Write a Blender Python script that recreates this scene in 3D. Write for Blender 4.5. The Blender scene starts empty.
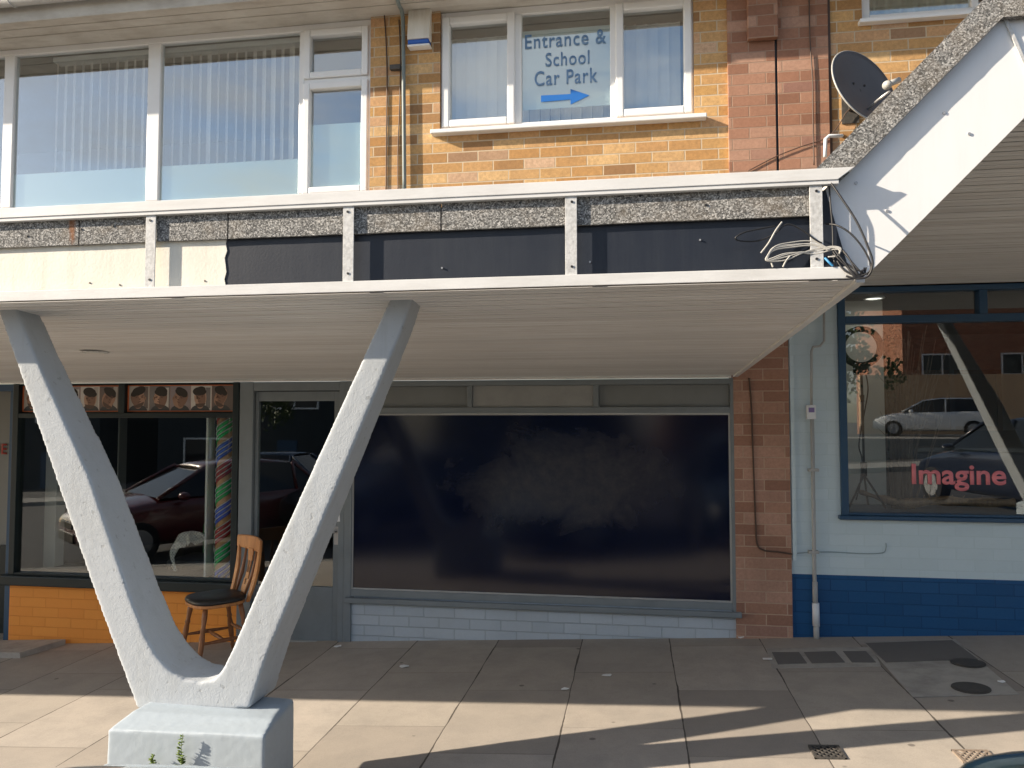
import bpy, bmesh, math, random
from mathutils import Vector, Matrix, noise
random.seed(7)
R = math.radians
S = bpy.context.scene
COL = S.collection
EYE = 1.657
GS = 0.0528                       # the street climbs to the right

# ------------------------------------------------------------------ view
FPX = 770.0; YAW = R(9.0); PIT = math.atan(36 / 770.0)
_f = Vector((-math.sin(YAW) * math.cos(PIT), math.cos(YAW) * math.cos(PIT), math.sin(PIT)))
_r = Vector((math.cos(YAW), math.sin(YAW), 0)); _u = _r.cross(_f)
def ray(x, y): return _r * ((x - 512) / FPX) + _u * ((384 - y) / FPX) + _f
def at(x, y, Y):                  # point of the wall plane at depth Y
    d = ray(x, y); d = d * (Y / d.y); return Vector((d.x, Y, d.z + EYE))
def gnd(x, y, dz=0.0):            # point of the sloping pavement
    d = ray(x, y); t = (-EYE + dz) / (d.z - GS * d.x); d = d * t
    return Vector((d.x, d.y, d.z + EYE))
def gz(x): return GS * x
def ax(x, y, Y): return at(x, y, Y).x
def az(x, y, Y): return at(x, y, Y).z

# ------------------------------------------------------------------ objects
OFF = {}
def props(o, label=None, cat=None, group=None, kind=None):
    if label: o['label'] = label
    if cat: o['category'] = cat
    if group: o['group'] = group
    if kind: o['kind'] = kind
    return o
def thing(name, label, cat, loc=(0, 0, 0), group=None):
    o = bpy.data.objects.new(name, None); COL.objects.link(o)
    o.empty_display_size = 0.1; o.location = loc; OFF[o.name] = Vector(loc)
    return props(o, label, cat, group)

class MB:
    def __init__(s): s.v = []; s.f = []; s.m = []; s.mi = 0; s.sm = []; s.smooth = False
    def add(s, vs, fs):
        b = len(s.v); s.v += [Vector(v) for v in vs]
        for f in fs: s.f.append([b + i for i in f]); s.m.append(s.mi); s.sm.append(s.smooth)
        return s
    def box(s, x0, x1, y0, y1, z0, z1):
        vs = [(x, y, z) for z in (z0, z1) for y in (y0, y1) for x in (x0, x1)]
        return s.add(vs, [(0, 2, 3, 1), (4, 5, 7, 6), (0, 1, 5, 4), (2, 6, 7, 3), (0, 4, 6, 2), (1, 3, 7, 5)])
    def quad(s, a, b, c, d): return s.add([a, b, c, d], [(0, 1, 2, 3)])
    def prism(s, pts, n):         # planar outline pts extruded along vector n
        k = len(pts); n = Vector(n); p2 = [Vector(p) + n for p in pts]
        fs = [list(range(k)), list(range(2 * k - 1, k - 1, -1))]
        for i in range(k): j = (i + 1) % k; fs.append([i, k + i, k + j, j])
        return s.add(list(pts) + p2, fs)
    def obox(s, c, ex, ey, ez):   # oriented box from half vectors
        c, ex, ey, ez = map(Vector, (c, ex, ey, ez))
        vs = [c + ex * i + ey * j + ez * k for k in (-1, 1) for j in (-1, 1) for i in (-1, 1)]
        return s.add(vs, [(0, 2, 3, 1), (4, 5, 7, 6), (0, 1, 5, 4), (2, 6, 7, 3), (0, 4, 6, 2), (1, 3, 7, 5)])
    def bar(s, a, b, w, t, up=(0, 1, 0)):
        a, b = Vector(a), Vector(b); d = (b - a); L = d.length; d.normalize()
        up = Vector(up); sx = d.cross(up)
        if sx.length < 1e-4: sx = d.cross(Vector((1, 0, 0)))
        sx.normalize(); uy = sx.cross(d).normalized()
        return s.obox((a + b) / 2, sx * w / 2, uy * t / 2, d * L / 2)
    def tube(s, path, r, n=8, caps=True):
        P = [Vector(p) for p in path]; K = len(P)
        rr = r if hasattr(r, '__len__') else [r] * K
        T = []
        for i in range(K):
            d = P[min(i + 1, K - 1)] - P[max(i - 1, 0)]
            T.append(d.normalized() if d.length > 0 else Vector((0, 0, 1)))
        a = T[0].orthogonal().normalized(); vs = []
        for i in range(K):
            a = (a - T[i] * a.dot(T[i]))
            a = a.normalized() if a.length > 1e-6 else T[i].orthogonal().normalized()
            b = T[i].cross(a)
            for k in range(n):
                g = 2 * math.pi * k / n; vs.append(P[i] + (a * math.cos(g) + b * math.sin(g)) * rr[i])
        fs = []
        for i in range(K - 1):
            for k in range(n):
                q = (k + 1) % n; fs.append((i * n + k, i * n + q, (i + 1) * n + q, (i + 1) * n + k))
        if caps: fs.append(tuple(range(n - 1, -1, -1))); fs.append(tuple(range((K - 1) * n, K * n)))
        sm = s.smooth; s.smooth = True; s.add(vs, fs); s.smooth = sm
        return s
    def disc(s, c, nrm, rx, t, n=24, rz=None, up=(0, 0, 1)):
        nrm = Vector(nrm).normalized(); up = Vector(up); a = up.cross(nrm)
        if a.length < 1e-4: a = Vector((1, 0, 0))
        a.normalize(); b = nrm.cross(a); rz = rz or rx
        pts = [Vector(c) + a * rx * math.cos(2 * math.pi * k / n) + b * rz * math.sin(2 * math.pi * k / n) for k in range(n)]
        return s.prism(pts, nrm * t)
    def ell(s, c, rx, ry, rz, n=16, m=10, rot=None):
        vs = []; fs = []
        for i in range(m + 1):
            th = math.pi * i / m
            for k in range(n):
                p = 2 * math.pi * k / n
                v = Vector((rx * math.sin(th) * math.cos(p), ry * math.sin(th) * math.sin(p), rz * math.cos(th)))
                if rot: v = rot @ v
                vs.append(Vector(c) + v)
        for i in range(m):
            for k in range(n):
                q = (k + 1) % n; fs.append((i * n + k, (i + 1) * n + k, (i + 1) * n + q, i * n + q))
        sm = s.smooth; s.smooth = True; s.add(vs, fs); s.smooth = sm
        return s
    def ring(s, x0, x1, z0, z1, y0, y1, w, wb=None, wt=None):   # rectangular frame in a wall plane
        wb = w if wb is None else wb; wt = w if wt is None else wt
        s.box(x0, x0 + w, y0, y1, z0, z1); s.box(x1 - w, x1, y0, y1, z0, z1)
        s.box(x0 + w, x1 - w, y0 + .0015, y1, z0, z0 + wb); s.box(x0 + w, x1 - w, y0 + .0015, y1, z1 - wt, z1)
        return s
    def build(s, name, mat, parent=None, origin=None, bevel=0, seg=2, subsurf=0):
        me = bpy.data.meshes.new(name)
        off = OFF[parent.name] if parent is not None else (Vector(origin) if origin is not None else Vector((0, 0, 0)))
        me.from_pydata([tuple(v - off) for v in s.v], [], s.f); 
        mats = mat if isinstance(mat, (list, tuple)) else [mat]
        for m_ in mats: me.materials.append(m_)
        me.polygons.foreach_set('material_index', s.m); me.polygons.foreach_set('use_smooth', s.sm)
        bm = bmesh.new(); bm.from_mesh(me)
        bmesh.ops.remove_doubles(bm, verts=bm.verts, dist=1e-6)
        bmesh.ops.recalc_face_normals(bm, faces=bm.faces); bm.to_mesh(me); bm.free()
        o = bpy.data.objects.new(name, me); COL.objects.link(o)
        if parent is not None: o.parent = parent; OFF[o.name] = off
        else: o.location = off; OFF[o.name] = off
        if bevel:
            b = o.modifiers.new('bevel', 'BEVEL'); b.width = bevel; b.segments = seg; b.limit_method = 'ANGLE'; b.angle_limit = R(35)
        if subsurf:
            b = o.modifiers.new('sub', 'SUBSURF'); b.levels = subsurf; b.render_levels = subsurf
            for p in me.polygons: p.use_smooth = True
        return o

def spline(pts, k=8):
    P = [Vector(p) for p in pts]; out = []
    for i in range(len(P) - 1):
        a = P[max(i - 1, 0)]; b = P[i]; c = P[i + 1]; d = P[min(i + 2, len(P) - 1)]
        for j in range(k):
            t = j / k; out.append(.5 * ((2 * b) + (c - a) * t + (2 * a - 5 * b + 4 * c - d) * t * t + (3 * b - a - 3 * c + d) * t ** 3))
    out.append(P[-1]); return out

# ------------------------------------------------------------------ materials
class NT:
    def __init__(s, name):
        s.mat = bpy.data.materials.new(name); s.mat.use_nodes = True; s.t = s.mat.node_tree
        s.t.nodes.clear(); s.out = s.n('ShaderNodeOutputMaterial'); s.b = s.n('ShaderNodeBsdfPrincipled')
        s.l(s.b.outputs[0], s.out.inputs[0]); s.pos = s.n('ShaderNodeNewGeometry').outputs['Position']
    def n(s, t, **k):
        x = s.t.nodes.new(t)
        for a, b in k.items(): setattr(x, a, b)
        return x
    def l(s, a, b): s.t.links.new(a, b)
    def set(s, sock, v):
        if hasattr(v, 'is_output') or isinstance(v, bpy.types.NodeSocket): s.l(v, sock)
        else:
            if isinstance(v, tuple) and len(v) == 3 and sock.type == 'RGBA': v = v + (1,)
            sock.default_value = v
    def math(s, op, a, b=0.0, c=0.0, clamp=False):
        x = s.n('ShaderNodeMath', operation=op); x.use_clamp = clamp
        s.set(x.inputs[0], a); s.set(x.inputs[1], b); s.set(x.inputs[2], c); return x.outputs[0]
    def noise(s, scale, detail=4, rough=.55, vec=None, out=0, dist=0.0):
        x = s.n('ShaderNodeTexNoise'); x.inputs['Scale'].default_value = scale; x.inputs['Detail'].default_value = detail
        x.inputs['Roughness'].default_value = rough; x.inputs['Distortion'].default_value = dist
        s.l(vec if vec is not None else s.pos, x.inputs['Vector']); return x.outputs[out]
    def ramp(s, fac, stops, interp='LINEAR'):
        x = s.n('ShaderNodeValToRGB'); e = x.color_ramp.elements; x.color_ramp.interpolation = interp
        while len(e) < len(stops): e.new(.5)
        for i, (p, c) in enumerate(stops):
            e[i].position = p; e[i].color = (c, c, c, 1) if not isinstance(c, tuple) else tuple(c) + (1,)
        s.l(fac, x.inputs[0]); return x.outputs[0]
    def mix(s, f, a, b, blend='MIX'):
        x = s.n('ShaderNodeMix', data_type='RGBA', blend_type=blend)
        s.set(x.inputs[0], f); s.set(x.inputs[6], a); s.set(x.inputs[7], b); return x.outputs[2]
    def vec(s, x=None, y=None, z=None, sx=1, sy=1, sz=1):
        sp = s.n('ShaderNodeSeparateXYZ'); s.l(s.pos, sp.inputs[0]); return sp.outputs
    def comb(s, x, y, z=0.0):
        c = s.n('ShaderNodeCombineXYZ'); s.set(c.inputs[0], x); s.set(c.inputs[1], y); s.set(c.inputs[2], z); return c.outputs[0]
    def scale(s, v, sc):
        x = s.n('ShaderNodeMapping'); s.l(v, x.inputs[0]); x.inputs['Scale'].default_value = sc; return x.outputs[0]
    def bump(s, h, strength=.5, dist=.01, prev=None):
        x = s.n('ShaderNodeBump'); x.inputs['Strength'].default_value = strength; x.inputs['Distance'].default_value = dist
        s.l(h, x.inputs['Height'])
        if prev is not None: s.l(prev, x.inputs['Normal'])
        return x.outputs[0]
    def fin(s, col, rough=.8, bump=None, spec=.5, metal=0.0):
        s.set(s.b.inputs['Base Color'], col); s.set(s.b.inputs['Roughness'], rough)
        s.b.inputs['Specular IOR Level'].default_value = spec; s.b.inputs['Metallic'].default_value = metal
        if bump is not None: s.l(bump, s.b.inputs['Normal'])
        return s.mat

def m_paint(name, c, rough=.55, dirt=.25, dcol=None, scale=6, bump=.15, grain=60, spec=.4, metal=0.0):
    t = NT(name); dcol = dcol or tuple(v * .55 for v in c)
    a = t.noise(scale, 6, .65); f = t.math('MULTIPLY', t.ramp(a, [(.42, 0.0), (.72, 1.0)]), dirt)
    col = t.mix(f, c, dcol)
    b = t.noise(grain, 3)
    r = t.math('ADD', t.math('MULTIPLY', a, .25), rough - .12)
    return t.fin(col, r, t.bump(b, bump, .004), spec, metal)

def m_streak(name, c, dcol, amt=.5, rough=.6, bump=.2, sc=(14, 14, 1.2)):     # dirt streaks that run down
    t = NT(name); v = t.scale(t.pos, sc)
    a = t.ramp(t.noise(1, 6, .7, v), [(.45, 0.0), (.8, 1.0)]); b = t.ramp(t.noise(3, 5, .6), [(.4, 0.0), (.75, 1.0)])
    f = t.math('MULTIPLY', t.math('ADD', t.math('MULTIPLY', a, .7), t.math('MULTIPLY', b, .5)), amt, clamp=True)
    return t.fin(t.mix(f, c, dcol), rough, t.bump(t.noise(90, 3), bump, .003), .4)

def m_brick(name, stops, mortar, w=.247, h=.0824, zo=0.0, xo=0.0, ms=.0045, bstr=.6, var=.35, rough=.85, dirt=.3, dcol=(.12, .09, .07), flake=.3):
    t = NT(name); o = t.vec()
    u = t.math('ADD', t.math('ADD', o[0], o[1]), xo); z = t.math('ADD', o[2], zo)
    wob = t.noise(9, 2); u2 = t.math('ADD', u, t.math('MULTIPLY', wob, .004)); z2 = t.math('ADD', z, t.math('MULTIPLY', t.noise(7, 2), .004))
    v = t.comb(u2, z2)
    b = t.n('ShaderNodeTexBrick'); b.offset = .5; t.l(v, b.inputs['Vector'])
    b.inputs['Scale'].default_value = 1; b.inputs['Brick Width'].default_value = w; b.inputs['Row Height'].default_value = h
    b.inputs['Mortar Size'].default_value = ms; b.inputs['Mortar Smooth'].default_value = .35
    b.inputs['Color1'].default_value = (0, 0, 0, 1); b.inputs['Color2'].default_value = (1, 1, 1, 1); b.inputs['Mortar'].default_value = (.5, .5, .5, 1)
    col = t.ramp(b.outputs['Color'], stops)
    n1 = t.noise(45, 5, .7); col = t.mix(t.math('MULTIPLY', t.ramp(n1, [(.35, 0.0), (.7, 1.0)]), var), col, tuple(x * .55 for x in stops[0][1]))
    col = t.mix(b.outputs['Fac'], col, mortar)
    n2 = t.ramp(t.noise(1.7, 5, .65), [(.45, 0.0), (.8, 1.0)]); col = t.mix(t.math('MULTIPLY', n2, dirt), col, dcol)
    sc_ = t.ramp(t.noise(26, 7, .8), [(.66, 0.0), (.69, 1.0)]); col = t.mix(t.math('MULTIPLY', sc_, flake), col, tuple(.5 * x + .16 for x in stops[0][1]))
    hgt = t.math('SUBTRACT', t.math('MULTIPLY', t.noise(70, 4), .3), t.math('MULTIPLY', b.outputs['Fac'], 1.0))
    return t.fin(col, rough, t.bump(hgt, bstr, .006), .25)

def m_glass(name, tint=(.93, .96, .95), refl=1.0, rough=0.0, base=.02):
    t = NT(name); t.t.nodes.remove(t.b)
    tr = t.n('ShaderNodeBsdfTransparent'); tr.inputs[0].default_value = tint + (1,)
    gl = t.n('ShaderNodeBsdfGlossy'); gl.inputs['Color'].default_value = (1, 1, 1, 1); gl.inputs['Roughness'].default_value = rough
    fr = t.n('ShaderNodeLayerWeight'); fr.inputs[0].default_value = .5
    fre = t.math('ADD', t.math('MULTIPLY', t.math('POWER', fr.outputs['Facing'], 5.0), .96), .043)
    f = t.math('ADD', t.math('MULTIPLY', fre, refl), base, clamp=True)
    mx = t.n('ShaderNodeMixShader'); t.l(f, mx.inputs[0]); t.l(tr.outputs[0], mx.inputs[1]); t.l(gl.outputs[0], mx.inputs[2])
    t.l(mx.outputs[0], t.out.inputs[0]); return t.mat

def m_felt(name):
    t = NT(name); g = t.n('ShaderNodeTexVoronoi'); g.inputs['Scale'].default_value = 190; t.l(t.pos, g.inputs['Vector'])
    a = t.n('ShaderNodeSeparateColor'); t.l(g.outputs['Color'], a.inputs[0])
    col = t.ramp(a.outputs[0], [(0, (.07, .07, .07)), (.4, (.18, .18, .175)), (.8, (.36, .36, .35)), (1, (.6, .59, .57))])
    big = t.ramp(t.noise(5, 5, .7), [(.5, 0.0), (.8, 1.0)]); col = t.mix(t.math('MULTIPLY', big, .6), col, (.28, .23, .17))
    o = t.vec(); rv = t.comb(t.math('MULTIPLY', o[0], 5.0), o[2], 0.0)
    rust = t.ramp(t.noise(1.3, 4, .6, rv), [(.66, 0.0), (.72, 1.0)]); left = t.math('LESS_THAN', o[0], -1.7)
    col = t.mix(t.math('MULTIPLY', t.math('MULTIPLY', rust, left), .8), col, (.28, .12, .05))
    return t.fin(col, .95, t.bump(a.outputs[1], 1.0, .004), .2)

def m_pavement():
    t = NT('pavement_slabs'); o = t.vec()
    wob = t.math('MULTIPLY', t.math('SUBTRACT', t.noise(2.5, 3), .5), .02)
    v = t.comb(t.math('ADD', o[1], .37), t.math('ADD', t.math('SUBTRACT', o[0], .25), wob))
    b = t.n('ShaderNodeTexBrick'); b.offset = .37; b.offset_frequency = 2; t.l(v, b.inputs['Vector'])
    b.inputs['Scale'].default_value = 1; b.inputs['Brick Width'].default_value = .93; b.inputs['Row Height'].default_value = .652
    b.inputs['Mortar Size'].default_value = .0042; b.inputs['Mortar Smooth'].default_value = .3
    b.inputs['Color1'].default_value = (0, 0, 0, 1); b.inputs['Color2'].default_value = (1, 1, 1, 1); b.inputs['Mortar'].default_value = (.5, .5, .5, 1)
    base = t.ramp(b.outputs['Color'], [(0, (.32, .285, .25)), (.3, (.43, .39, .34)), (.6, (.39, .35, .305)), (.8, (.48, .435, .385)), (1, (.36, .33, .295))])
    n1 = t.ramp(t.noise(3.5, 8, .72), [(.4, 0.0), (.72, 1.0)]); base = t.mix(t.math('MULTIPLY', n1, .5), base, (.25, .235, .215))
    fine = t.noise(160, 4, .7); base = t.mix(t.math('MULTIPLY', t.ramp(fine, [(.45, 0.0), (.7, 1.0)]), .28), base, (.18, .165, .15))
    vr = t.n('ShaderNodeTexVoronoi'); vr.inputs['Scale'].default_value = 3.0; t.l(t.pos, vr.inputs['Vector'])
    nn = t.math('MULTIPLY', t.noise(40, 2), .02)
    gum = t.ramp(t.math('ADD', vr.outputs['Distance'], nn), [(.05, 1.0), (.07, 0.0)]); base = t.mix(t.math('MULTIPLY', gum, .65), base, (.09, .08, .075))
    fx = t.math('FRACT', t.math('DIVIDE', t.math('ADD', t.math('SUBTRACT', o[0], .25), t.math('ADD', wob, 65.2)), .652))
    dj = t.math('SUBTRACT', .5, t.math('ABSOLUTE', t.math('SUBTRACT', fx, .5)))
    wj = t.math('ADD', .003, t.math('MULTIPLY', t.ramp(t.noise(1.7, 4, .7), [(.45, 0.0), (.7, 1.0)]), .009))
    lj = t.math('LESS_THAN', dj, wj)
    jn = t.math('MAXIMUM', t.math('MULTIPLY', b.outputs['Fac'], t.ramp(t.noise(1.3, 3, .6), [(.35, .12), (.65, .5)])), t.math('MULTIPLY', lj, .85))
    base = t.mix(jn, base, (.05, .043, .038))
    cr = t.n('ShaderNodeTexVoronoi', feature='DISTANCE_TO_EDGE'); cr.inputs['Scale'].default_value = .55
    dv = t.n('ShaderNodeVectorMath', operation='ADD'); t.l(t.pos, dv.inputs[0])
    nz = t.noise(5, 4, .6, out=1); t.l(nz, dv.inputs[1]); t.l(dv.outputs[0], cr.inputs['Vector'])
    crk = t.ramp(cr.outputs['Distance'], [(.002, 1.0), (.0045, 0.0)]); base = t.mix(t.math('MULTIPLY', crk, .10), base, (.08, .07, .06))
    h = t.math('SUBTRACT', t.math('ADD', t.math('MULTIPLY', fine, .25), t.math('MULTIPLY', b.outputs['Color'], .25)), t.math('ADD', t.math('MULTIPLY', b.outputs['Fac'], .4), lj))
    return t.fin(base, .9, t.bump(h, .6, .006), .25)

def m_soffit(name, c, pitch=.1, y0=0.0):
    t = NT(name); o = t.vec()
    st = t.noise(1, 5, .6, t.comb(t.math('MULTIPLY', o[0], .8), t.math('MULTIPLY', o[1], 40.0)))
    row = t.math('FLOOR', t.math('DIVIDE', o[1], pitch)); rn = t.n('ShaderNodeTexWhiteNoise', noise_dimensions='1D'); t.l(row, rn.inputs['W'])
    col = t.mix(t.math('MULTIPLY', rn.outputs[0], .7), c, tuple(v * .78 for v in c))
    col = t.mix(t.math('MULTIPLY', t.ramp(st, [(.42, 0.0), (.62, 1.0)]), .6), col, tuple(v * w for v, w in zip(c, (.72, .68, .64))))
    blot = t.ramp(t.noise(1.1, 6, .7), [(.45, 0.0), (.8, 1.0)]); col = t.mix(t.math('MULTIPLY', blot, .3), col, tuple(v * .6 for v in c))
    return t.fin(col, .45, t.bump(t.noise(12, 3), .1, .003), .5)

def m_wood(name, c, c2):
    t = NT(name); v = t.scale(t.pos, (40, 40, 6)); g = t.noise(1, 5, .6, v, dist=.6)
    return t.fin(t.mix(t.ramp(g, [(.35, 0.0), (.7, 1.0)]), c, c2), .38, t.bump(g, .15, .002), .5)

def m_stucco(name, c):
    t = NT(name)
    a = t.noise(150, 5, .7); b = t.noise(75, 3, .5); d = t.ramp(t.noise(3.2, 7, .7), [(.45, 0.0), (.8, 1.0)])
    pit = t.ramp(t.noise(38, 2, .4), [(.68, 0.0), (.74, 1.0)])
    col = t.mix(t.math('MULTIPLY', d, .3), c, (.36, .37, .36)); col = t.mix(t.math('MULTIPLY', pit, .45), col, (.25, .26, .26)); stv = t.scale(t.pos, (16, 16, 1.3)); st_ = t.ramp(t.noise(1, 6, .75, stv), [(.5, 0.0), (.8, 1.0)]); col = t.mix(t.math('MULTIPLY', st_, .3), col, (.25, .25, .23)); chip = t.ramp(t.noise(9, 6, .8), [(.66, 0.0), (.69, 1.0)]); col = t.mix(t.math('MULTIPLY', chip, .35), col, (.33, .34, .34))
    h = t.math('SUBTRACT', t.math('ADD', t.math('MULTIPLY', a, .8), t.math('MULTIPLY', b, .9)), t.math('MULTIPLY', pit, .5))
    return t.fin(col, .8, t.bump(h, .38, .0032), .3)

def m_plain(name, c, rough=.5, metal=0.0, spec=.5):
    t = NT(name); a = t.noise(30, 3); col = t.mix(t.math('MULTIPLY', a, .25), c, tuple(v * .7 for v in c))
    return t.fin(col, rough, None, spec, metal)

def m_emis(name, c, st):
    t = NT(name); t.set(t.b.inputs['Emission Color'], c); t.b.inputs['Emission Strength'].default_value = st; return t.fin(c, .5)

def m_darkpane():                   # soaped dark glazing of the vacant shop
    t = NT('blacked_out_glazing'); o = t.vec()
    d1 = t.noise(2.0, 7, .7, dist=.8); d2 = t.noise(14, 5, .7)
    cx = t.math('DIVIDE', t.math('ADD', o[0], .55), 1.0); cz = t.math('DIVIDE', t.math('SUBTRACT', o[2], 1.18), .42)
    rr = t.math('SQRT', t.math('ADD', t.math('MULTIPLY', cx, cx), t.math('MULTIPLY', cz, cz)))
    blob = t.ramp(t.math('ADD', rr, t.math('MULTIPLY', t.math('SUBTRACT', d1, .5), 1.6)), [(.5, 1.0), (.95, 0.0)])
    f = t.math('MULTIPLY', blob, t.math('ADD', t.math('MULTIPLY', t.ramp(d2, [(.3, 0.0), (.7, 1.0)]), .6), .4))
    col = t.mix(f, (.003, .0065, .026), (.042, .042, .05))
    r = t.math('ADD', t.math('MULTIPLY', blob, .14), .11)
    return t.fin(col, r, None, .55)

M = {}
M['pave'] = m_pavement()
M['yellow'] = m_brick('yellow_stock_brick', [(0, (.34, .19, .09)), (.12, (.50, .28, .11)), (.25, (.68, .43, .19)), (.38, (.50, .26, .09)), (.5, (.74, .50, .25)), (.62, (.56, .32, .13)), (.74, (.66, .41, .24)), (.85, (.58, .34, .12)), (.94, (.70, .48, .32)), (1, (.36, .22, .13))], (.55, .45, .32), var=.45, dirt=.2, ms=.0055)
M['red'] = m_brick('red_brown_brick', [(0, (.26, .13, .085)), (.35, (.36, .185, .12)), (.7, (.42, .235, .16)), (.9, (.46, .28, .2)), (1, (.29, .155, .12))], (.33, .22, .16), w=.247, zo=.03, xo=.05, dirt=.2, var=.3, ms=.005)
M['redlow'] = m_brick('red_pier_brick', [(0, (.33, .175, .125)), (.35, (.42, .235, .165)), (.7, (.52, .32, .24)), (1, (.37, .215, .165))], (.5, .36, .27), w=.3, zo=.02, xo=.12, dirt=.4, var=.35)
M['orange'] = m_brick('orange_painted_brick', [(0, (.85, .32, .06)), (1, (.9, .36, .07))], (.78, .28, .05), zo=.04, bstr=.55, var=.05, dirt=.1, rough=.55, dcol=(.5, .2, .05))
M['palegrey'] = m_brick('pale_grey_painted_brick', [(0, (.45, .52, .59)), (1, (.52, .59, .66))], (.39, .45, .51), zo=-.015, xo=.1, bstr=.8, var=.1, dirt=.2, rough=.55, dcol=(.24, .26, .27))
M['navybrick'] = m_brick('navy_painted_brick', [(0, (.014, .085, .225)), (1, (.02, .105, .265))], (.012, .07, .19), bstr=.5, var=.12, dirt=.15, rough=.45, dcol=(.05, .08, .12))
M['paleblue'] = m_brick('pale_blue_painted_brick', [(0, (.55, .68, .745)), (1, (.58, .71, .78))], (.53, .66, .72), bstr=.22, var=.05, dirt=.18, rough=.5, dcol=(.34, .42, .46))
M['upvc'] = m_paint('white_upvc', (.82, .83, .83), .35, .12, (.6, .58, .52), bump=.03)
M['white'] = m_streak('white_fascia', (.84, .85, .86), (.66, .66, .63), .3, .32, .03)
M['trim'] = m_streak('white_aluminium', (.74, .745, .74), (.42, .41, .38), .5, .4, .1, sc=(3, 14, 22))
M['post'] = m_paint('mottled_galvanised_post', (.62, .63, .63), .5, .7, (.33, .33, .32), scale=55, bump=.3)
M['oldwhite'] = m_streak('weathered_cream_board', (.78, .76, .68), (.46, .42, .34), .55, .6, .3)
M['black'] = m_streak('black_sign_board', (.015, .02, .032), (.04, .046, .056), .6, .45, .15)
M['felt'] = m_felt('mineral_felt')
M['stucco'] = m_stucco('rough_painted_render', (.42, .455, .49))
M['soffit'] = m_soffit('soffit_boards', (.92, .92, .915))
M['soffit2'] = m_soffit('soffit_boards_beige', (.84, .84, .82))
M['groove'] = m_plain('soffit_groove', (.12, .10, .09), .7)
M['eaves'] = m_streak('peeling_eaves_paint', (.60, .58, .53), (.3, .26, .21), .8, .75, .6, sc=(2.5, 9, 9))
M['gutter'] = m_streak('grey_gutter', (.5, .52, .53), (.27, .27, .26), .6, .4, .05)
M['grey'] = m_paint('grey_green_frame_paint', (.205, .24, .265), .5, .3, (.11, .13, .135), scale=4, bump=.08)
M['greypan'] = m_paint('grey_panel_paint', (.20, .22, .225), .55, .35, (.14, .15, .155), scale=3, bump=.05)
M['navy'] = m_paint('navy_frame_paint', (.025, .075, .15), .4, .3, (.05, .09, .13), scale=9, bump=.1)
M['darkframe'] = m_paint('black_green_frame_paint', (.008, .018, .022), .4, .3, (.02, .03, .03), bump=.05)
M['glass'] = m_glass('shop_glass', refl=1.3, base=.03)
M['glassup'] = m_glass('upper_window_glass', refl=2.2, base=.13, tint=(.95, .98, .98))
M['darkpane'] = m_darkpane()
M['blind'] = m_paint('blind_fabric', (.84, .8, .76), .8, .15)
M['room'] = m_plain('dim_room_plaster', (.3, .3, .28), .9)
M['roomdark'] = m_plain('dark_room', (.035, .035, .04), .9)
M['roomgrey'] = m_plain('shop_panel_grey', (.8, .79, .75), .8)
M['frost'] = NT('frosted_film').fin((.60, .72, .68), .3, None, .5)
M['signfilm'] = NT('pale_window_film').fin((.52, .62, .62), .25, None, .5)
M['inkblue'] = m_plain('blue_vinyl', (.15, .28, .48), .5)
M['arrow'] = m_plain('bright_blue_vinyl', (.02, .15, .5), .4)
M['pink'] = m_plain('coral_vinyl', (.78, .24, .28), .5)
M['redink'] = m_plain('red_vinyl', (.35, .03, .02), .5)
M['pipe'] = m_streak('grey_pipe', (.42, .44, .45), (.25, .25, .24), .6, .45, .1)
M['pipegreen'] = m_streak('weathered_green_pipe', (.16, .2, .2), (.32, .33, .31), .8, .5, .1)
M['cable'] = m_plain('black_cable', (.018, .018, .02), .5)
M['cablew'] = m_plain('white_cable', (.45, .44, .41), .6)
M['cableb'] = m_plain('blue_cable', (.05, .25, .5), .5)
M['cablebr'] = m_plain('brown_cable', (.09, .055, .04), .6)
M['iron'] = m_paint('cast_iron', (.06, .058, .055), .6, .5, (.14, .12, .1), scale=30, bump=.4)
M['dish'] = m_paint('dish_grey', (.085, .088, .1), .45, .3, (.14, .14, .15), bump=.05)
M['dishrim'] = m_plain('dish_rim', (.42, .42, .4), .4)
M['wood'] = m_wood('varnished_pine', (.60, .27, .09), (.40, .155, .05))
M['wooddk'] = m_wood('dark_turned_wood', (.30, .125, .05), (.19, .075, .03))
M['leather'] = m_paint('black_seat_vinyl', (.02, .019, .019), .4, .3, (.05, .05, .05))
M['leaf'] = m_paint('weed_leaf', (.13, .2, .035), .6, .5, (.3, .32, .1), scale=80)
M['tan'] = m_plain('tan_column', (.6, .36, .18), .3)
M['tgreen'] = m_plain('green_tinsel', (.02, .5, .14), .25)
M['tblue'] = m_plain('blue_tinsel', (.04, .14, .7), .25)
M['tred'] = m_plain('maroon_tinsel', (.4, .05, .05), .25)
M['twhite'] = m_plain('white_line', (.75, .8, .85), .3)
M['clothgreen'] = m_plain('green_cloth', (.03, .16, .06), .9)
M['concrete'] = m_paint('smooth_concrete', (.42, .40, .365), .85, .6, (.17, .16, .15), scale=5, bump=.4)
M['concdark'] = m_paint('dark_asphalt_patch', (.15, .145, .14), .9, .5, (.15, .14, .13), scale=14, bump=.4)
M['asphalt'] = m_paint('asphalt', (.07, .07, .072), .9, .5, (.045, .045, .046), scale=3, bump=.6, grain=120)
M['kerb'] = m_paint('kerb_concrete', (.3, .29, .27), .85, .5, bump=.4)
M['alu'] = m_plain('aluminium', (.5, .5, .5), .35, .6)

def hexmat(name, c, r=.6): 
    if name not in M: M[name] = m_plain(name, c, r)
    return M[name]

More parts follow.
